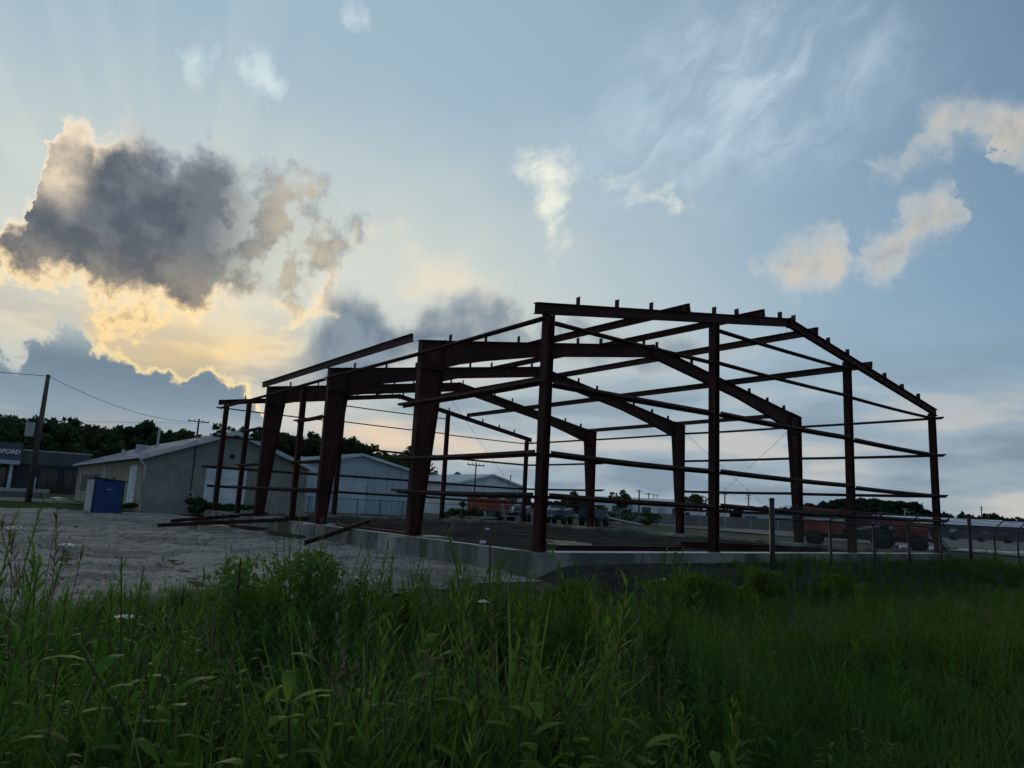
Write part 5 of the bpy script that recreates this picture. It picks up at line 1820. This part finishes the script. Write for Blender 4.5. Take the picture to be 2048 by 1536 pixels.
spike_at(-5.9, 5.30, 0.58, 'tall single flower spike standing before the near footing corner')
spike_at(-6.2, 7.72, 0.42, 'slim pale spike in front of the gravel, left of the leafy bush')
spike_at(-4.6, 1.9, 0.10, 'short spike in front of the earth bank, right of the corner column')

# leafy bush left of centre, and yellow-green ones along the bank
def leaf_bush(x, y, h, w, l, n=2600, mat='bush_leaf', size=0.035):
    z = float(ground_z(np.array([x]), np.array([y]))[0])
    t_ = thing('leafy_bush', (x, y, z), l, 'bush', 'leafy bushes on the verge')
    m_ = 20
    cs_ = np.stack([x + wr.normal(0, w * 0.28, m_), y + wr.normal(0, w * 0.28, m_), z + h * wr.uniform(0.1, 0.82, m_)], 1)
    cs_[0] = (x, y, z + h * 0.8)
    rd_ = np.stack([wr.uniform(0.12, 0.28, m_) * w] * 2 + [wr.uniform(0.08, 0.2, m_) * h], 1)
    v_, f_ = clumps(cs_, rd_, n, size, wr, 0.55)
    v_[:, 2] = np.maximum(v_[:, 2], z)
    npmesh('leaves', v_, f_, [mat], t_)
    mb_ = MB()
    for c_ in cs_:
        mb_.tube([(x, y, z - 0.03), tuple((np.array([x, y, z]) + c_) / 2 + np.array([0, 0, 0.06])), tuple(c_)], [0.008, 0.006, 0.002], 4)
    for k in range(26):
        a_ = wr.uniform(0, 6.28)
        r_ = w * wr.uniform(0.1, 0.5)
        mb_.tube([(x, y, z), (x + math.cos(a_) * r_ * 0.6, y + math.sin(a_) * r_ * 0.6, z + h * 0.6), (x + math.cos(a_) * r_, y + math.sin(a_) * r_, z + h * wr.uniform(0.8, 1.2))], [0.006, 0.004, 0.001], 4)
    mb_.build('stems', 'stalk', t_)


leaf_bush(-5.95, 7.15, 1.34, 1.15, 'dense dark green leafy bush left of centre before the gravel', 7000, 'grass_blade', 0.032)
leaf_bush(-5.3, 6.35, 1.0, 0.9, 'lower leafy bush adjoining the dense one on its right', 3200)
leaf_bush(-4.3, 4.55, 0.72, 1.0, 'yellow-green bush before the gravel and footing corner', 3200)
leaf_bush(-4.1, 2.55, 0.82, 0.75, 'yellow-green bush in front of the near corner column', 2800)
leaf_bush(-3.6, -0.6, 0.80, 1.3, 'broad yellow-green bush in front of the second front post', 3600)
leaf_bush(-3.4, -2.6, 0.80, 0.9, 'rounded bush left of the tall fence post', 2600)
leaf_bush(-3.0, -6.0, 0.7, 1.2, 'leafy bush below the fence between its first line posts', 2600)
# near weeds one can tell apart
fore = [(-8.67, 9.24, 0.63, 'tall leafy weed nearest the left picture edge'), (-8.27, 9.15, 0.62, 'tallest leafy weed under the lace flowers at the left'), (-7.98, 9.05, 0.54, 'leafy weed just right of the tallest at the left'),
        (-8.29, 9.01, 0.50, 'dense leafy weed in front of the tallest at the left'), (-8.97, 9.27, 0.61, 'close leafy weed cut off by the left picture edge'), (-7.40, 8.83, 0.37, 'weed at the gravel edge left of the low lace flower'),
        (-7.03, 8.63, 0.24, 'small weed beside the low lace flower'), (-7.46, 8.49, 0.28, 'weed right of the low lace flower'), (-7.13, 8.18, 0.20, 'weed at the gravel edge midway to the dark bush'),
        (-6.34, 7.70, 0.22, 'weed touching the left flank of the dark bush'), (-7.44, 7.88, 0.27, 'upright fringed weed left before the dark bush'), (-8.04, 8.00, 0.25, 'close fringed weed left below the dark bush'),
        (-7.39, 7.47, 0.22, 'fringed weed in front of the dark bush'), (-7.85, 7.44, 0.26, 'fringed weed right below the dark bush'), (-8.37, 7.54, 0.25, 'close tall weed below the dark bush'),
        (-7.25, 6.50, 0.25, 'slim weed just left of the middle lace flower'), (-7.29, 5.95, 0.24, 'slim weed just right of the middle lace flower'), (-8.11, 6.08, 0.33, 'tall close weed right of the middle of the verge'),
        (-7.79, 5.27, 0.34, 'tall weed below the second front post'), (-8.22, 5.17, 0.36, 'close tall weed between the second post and the fence'), (-8.49, 4.73, 0.33, 'close weed below the tall fence post'),
        (-8.51, 3.67, 0.36, 'weed below the first fence bays'), (-9.01, 3.98, 0.30, 'close weed below the fence at the right'), (-8.94, 2.92, 0.36, 'weed below the thick fence post'), (-9.03, 2.35, 0.40, 'weed nearest the right picture edge')]
fore = [(x, y, zt - float(ground_z(np.array([x]), np.array([y]))[0]), l) for x, y, zt, l in fore]
for x, y, h, l in fore:
    place('goldenrod', proto_goldenrod(h, 78, 0.021, 0.17), x, y, l, 'plant', 1.0, WM, 'tall goldenrod weeds near the viewer')
for x, y, h, l in ((-8.75, 8.2, 0.75, 'broad-leaved weed with yellowing lower leaves at the lower left'), (-8.5, 7.65, 0.8, 'broad-leaved weed left of the dark bush, lower'), (-8.35, 7.0, 0.72, 'pale broad-leaved weed below the dark bush')):
    place('milkweed', proto_broadleaf(h, 20), x, y, l, 'plant', 1.0, WM, 'broad-leaved weeds near the viewer')
yf = thing('yellow_flower', (-7.55, 3.72, -0.75), 'single small yellow flower at the right edge of the verge', 'flower')
z0 = float(ground_z(np.array([-7.55]), np.array([3.72]))[0])
MB().tube([(-7.55, 3.72, z0), (-7.54, 3.73, z0 + 0.22), (-7.52, 3.74, z0 + 0.42)], [0.003, 0.0025, 0.002], 5).build('stem', 'stalk', yf)
for k in range(6):
    a = k * 1.047
    c_, s_ = math.cos(a), math.sin(a)
    MB().add([(-7.52, 3.74, z0 + 0.42), (-7.52 + c_ * 0.02 - s_ * 0.008, 3.74 + s_ * 0.02 + c_ * 0.008, z0 + 0.43), (-7.52 + c_ * 0.038, 3.74 + s_ * 0.038, z0 + 0.425), (-7.52 + c_ * 0.02 + s_ * 0.008, 3.74 + s_ * 0.02 - c_ * 0.008, z0 + 0.43)], [(0, 1, 2, 3)]).build('petal', 'yellow_petal', yf)
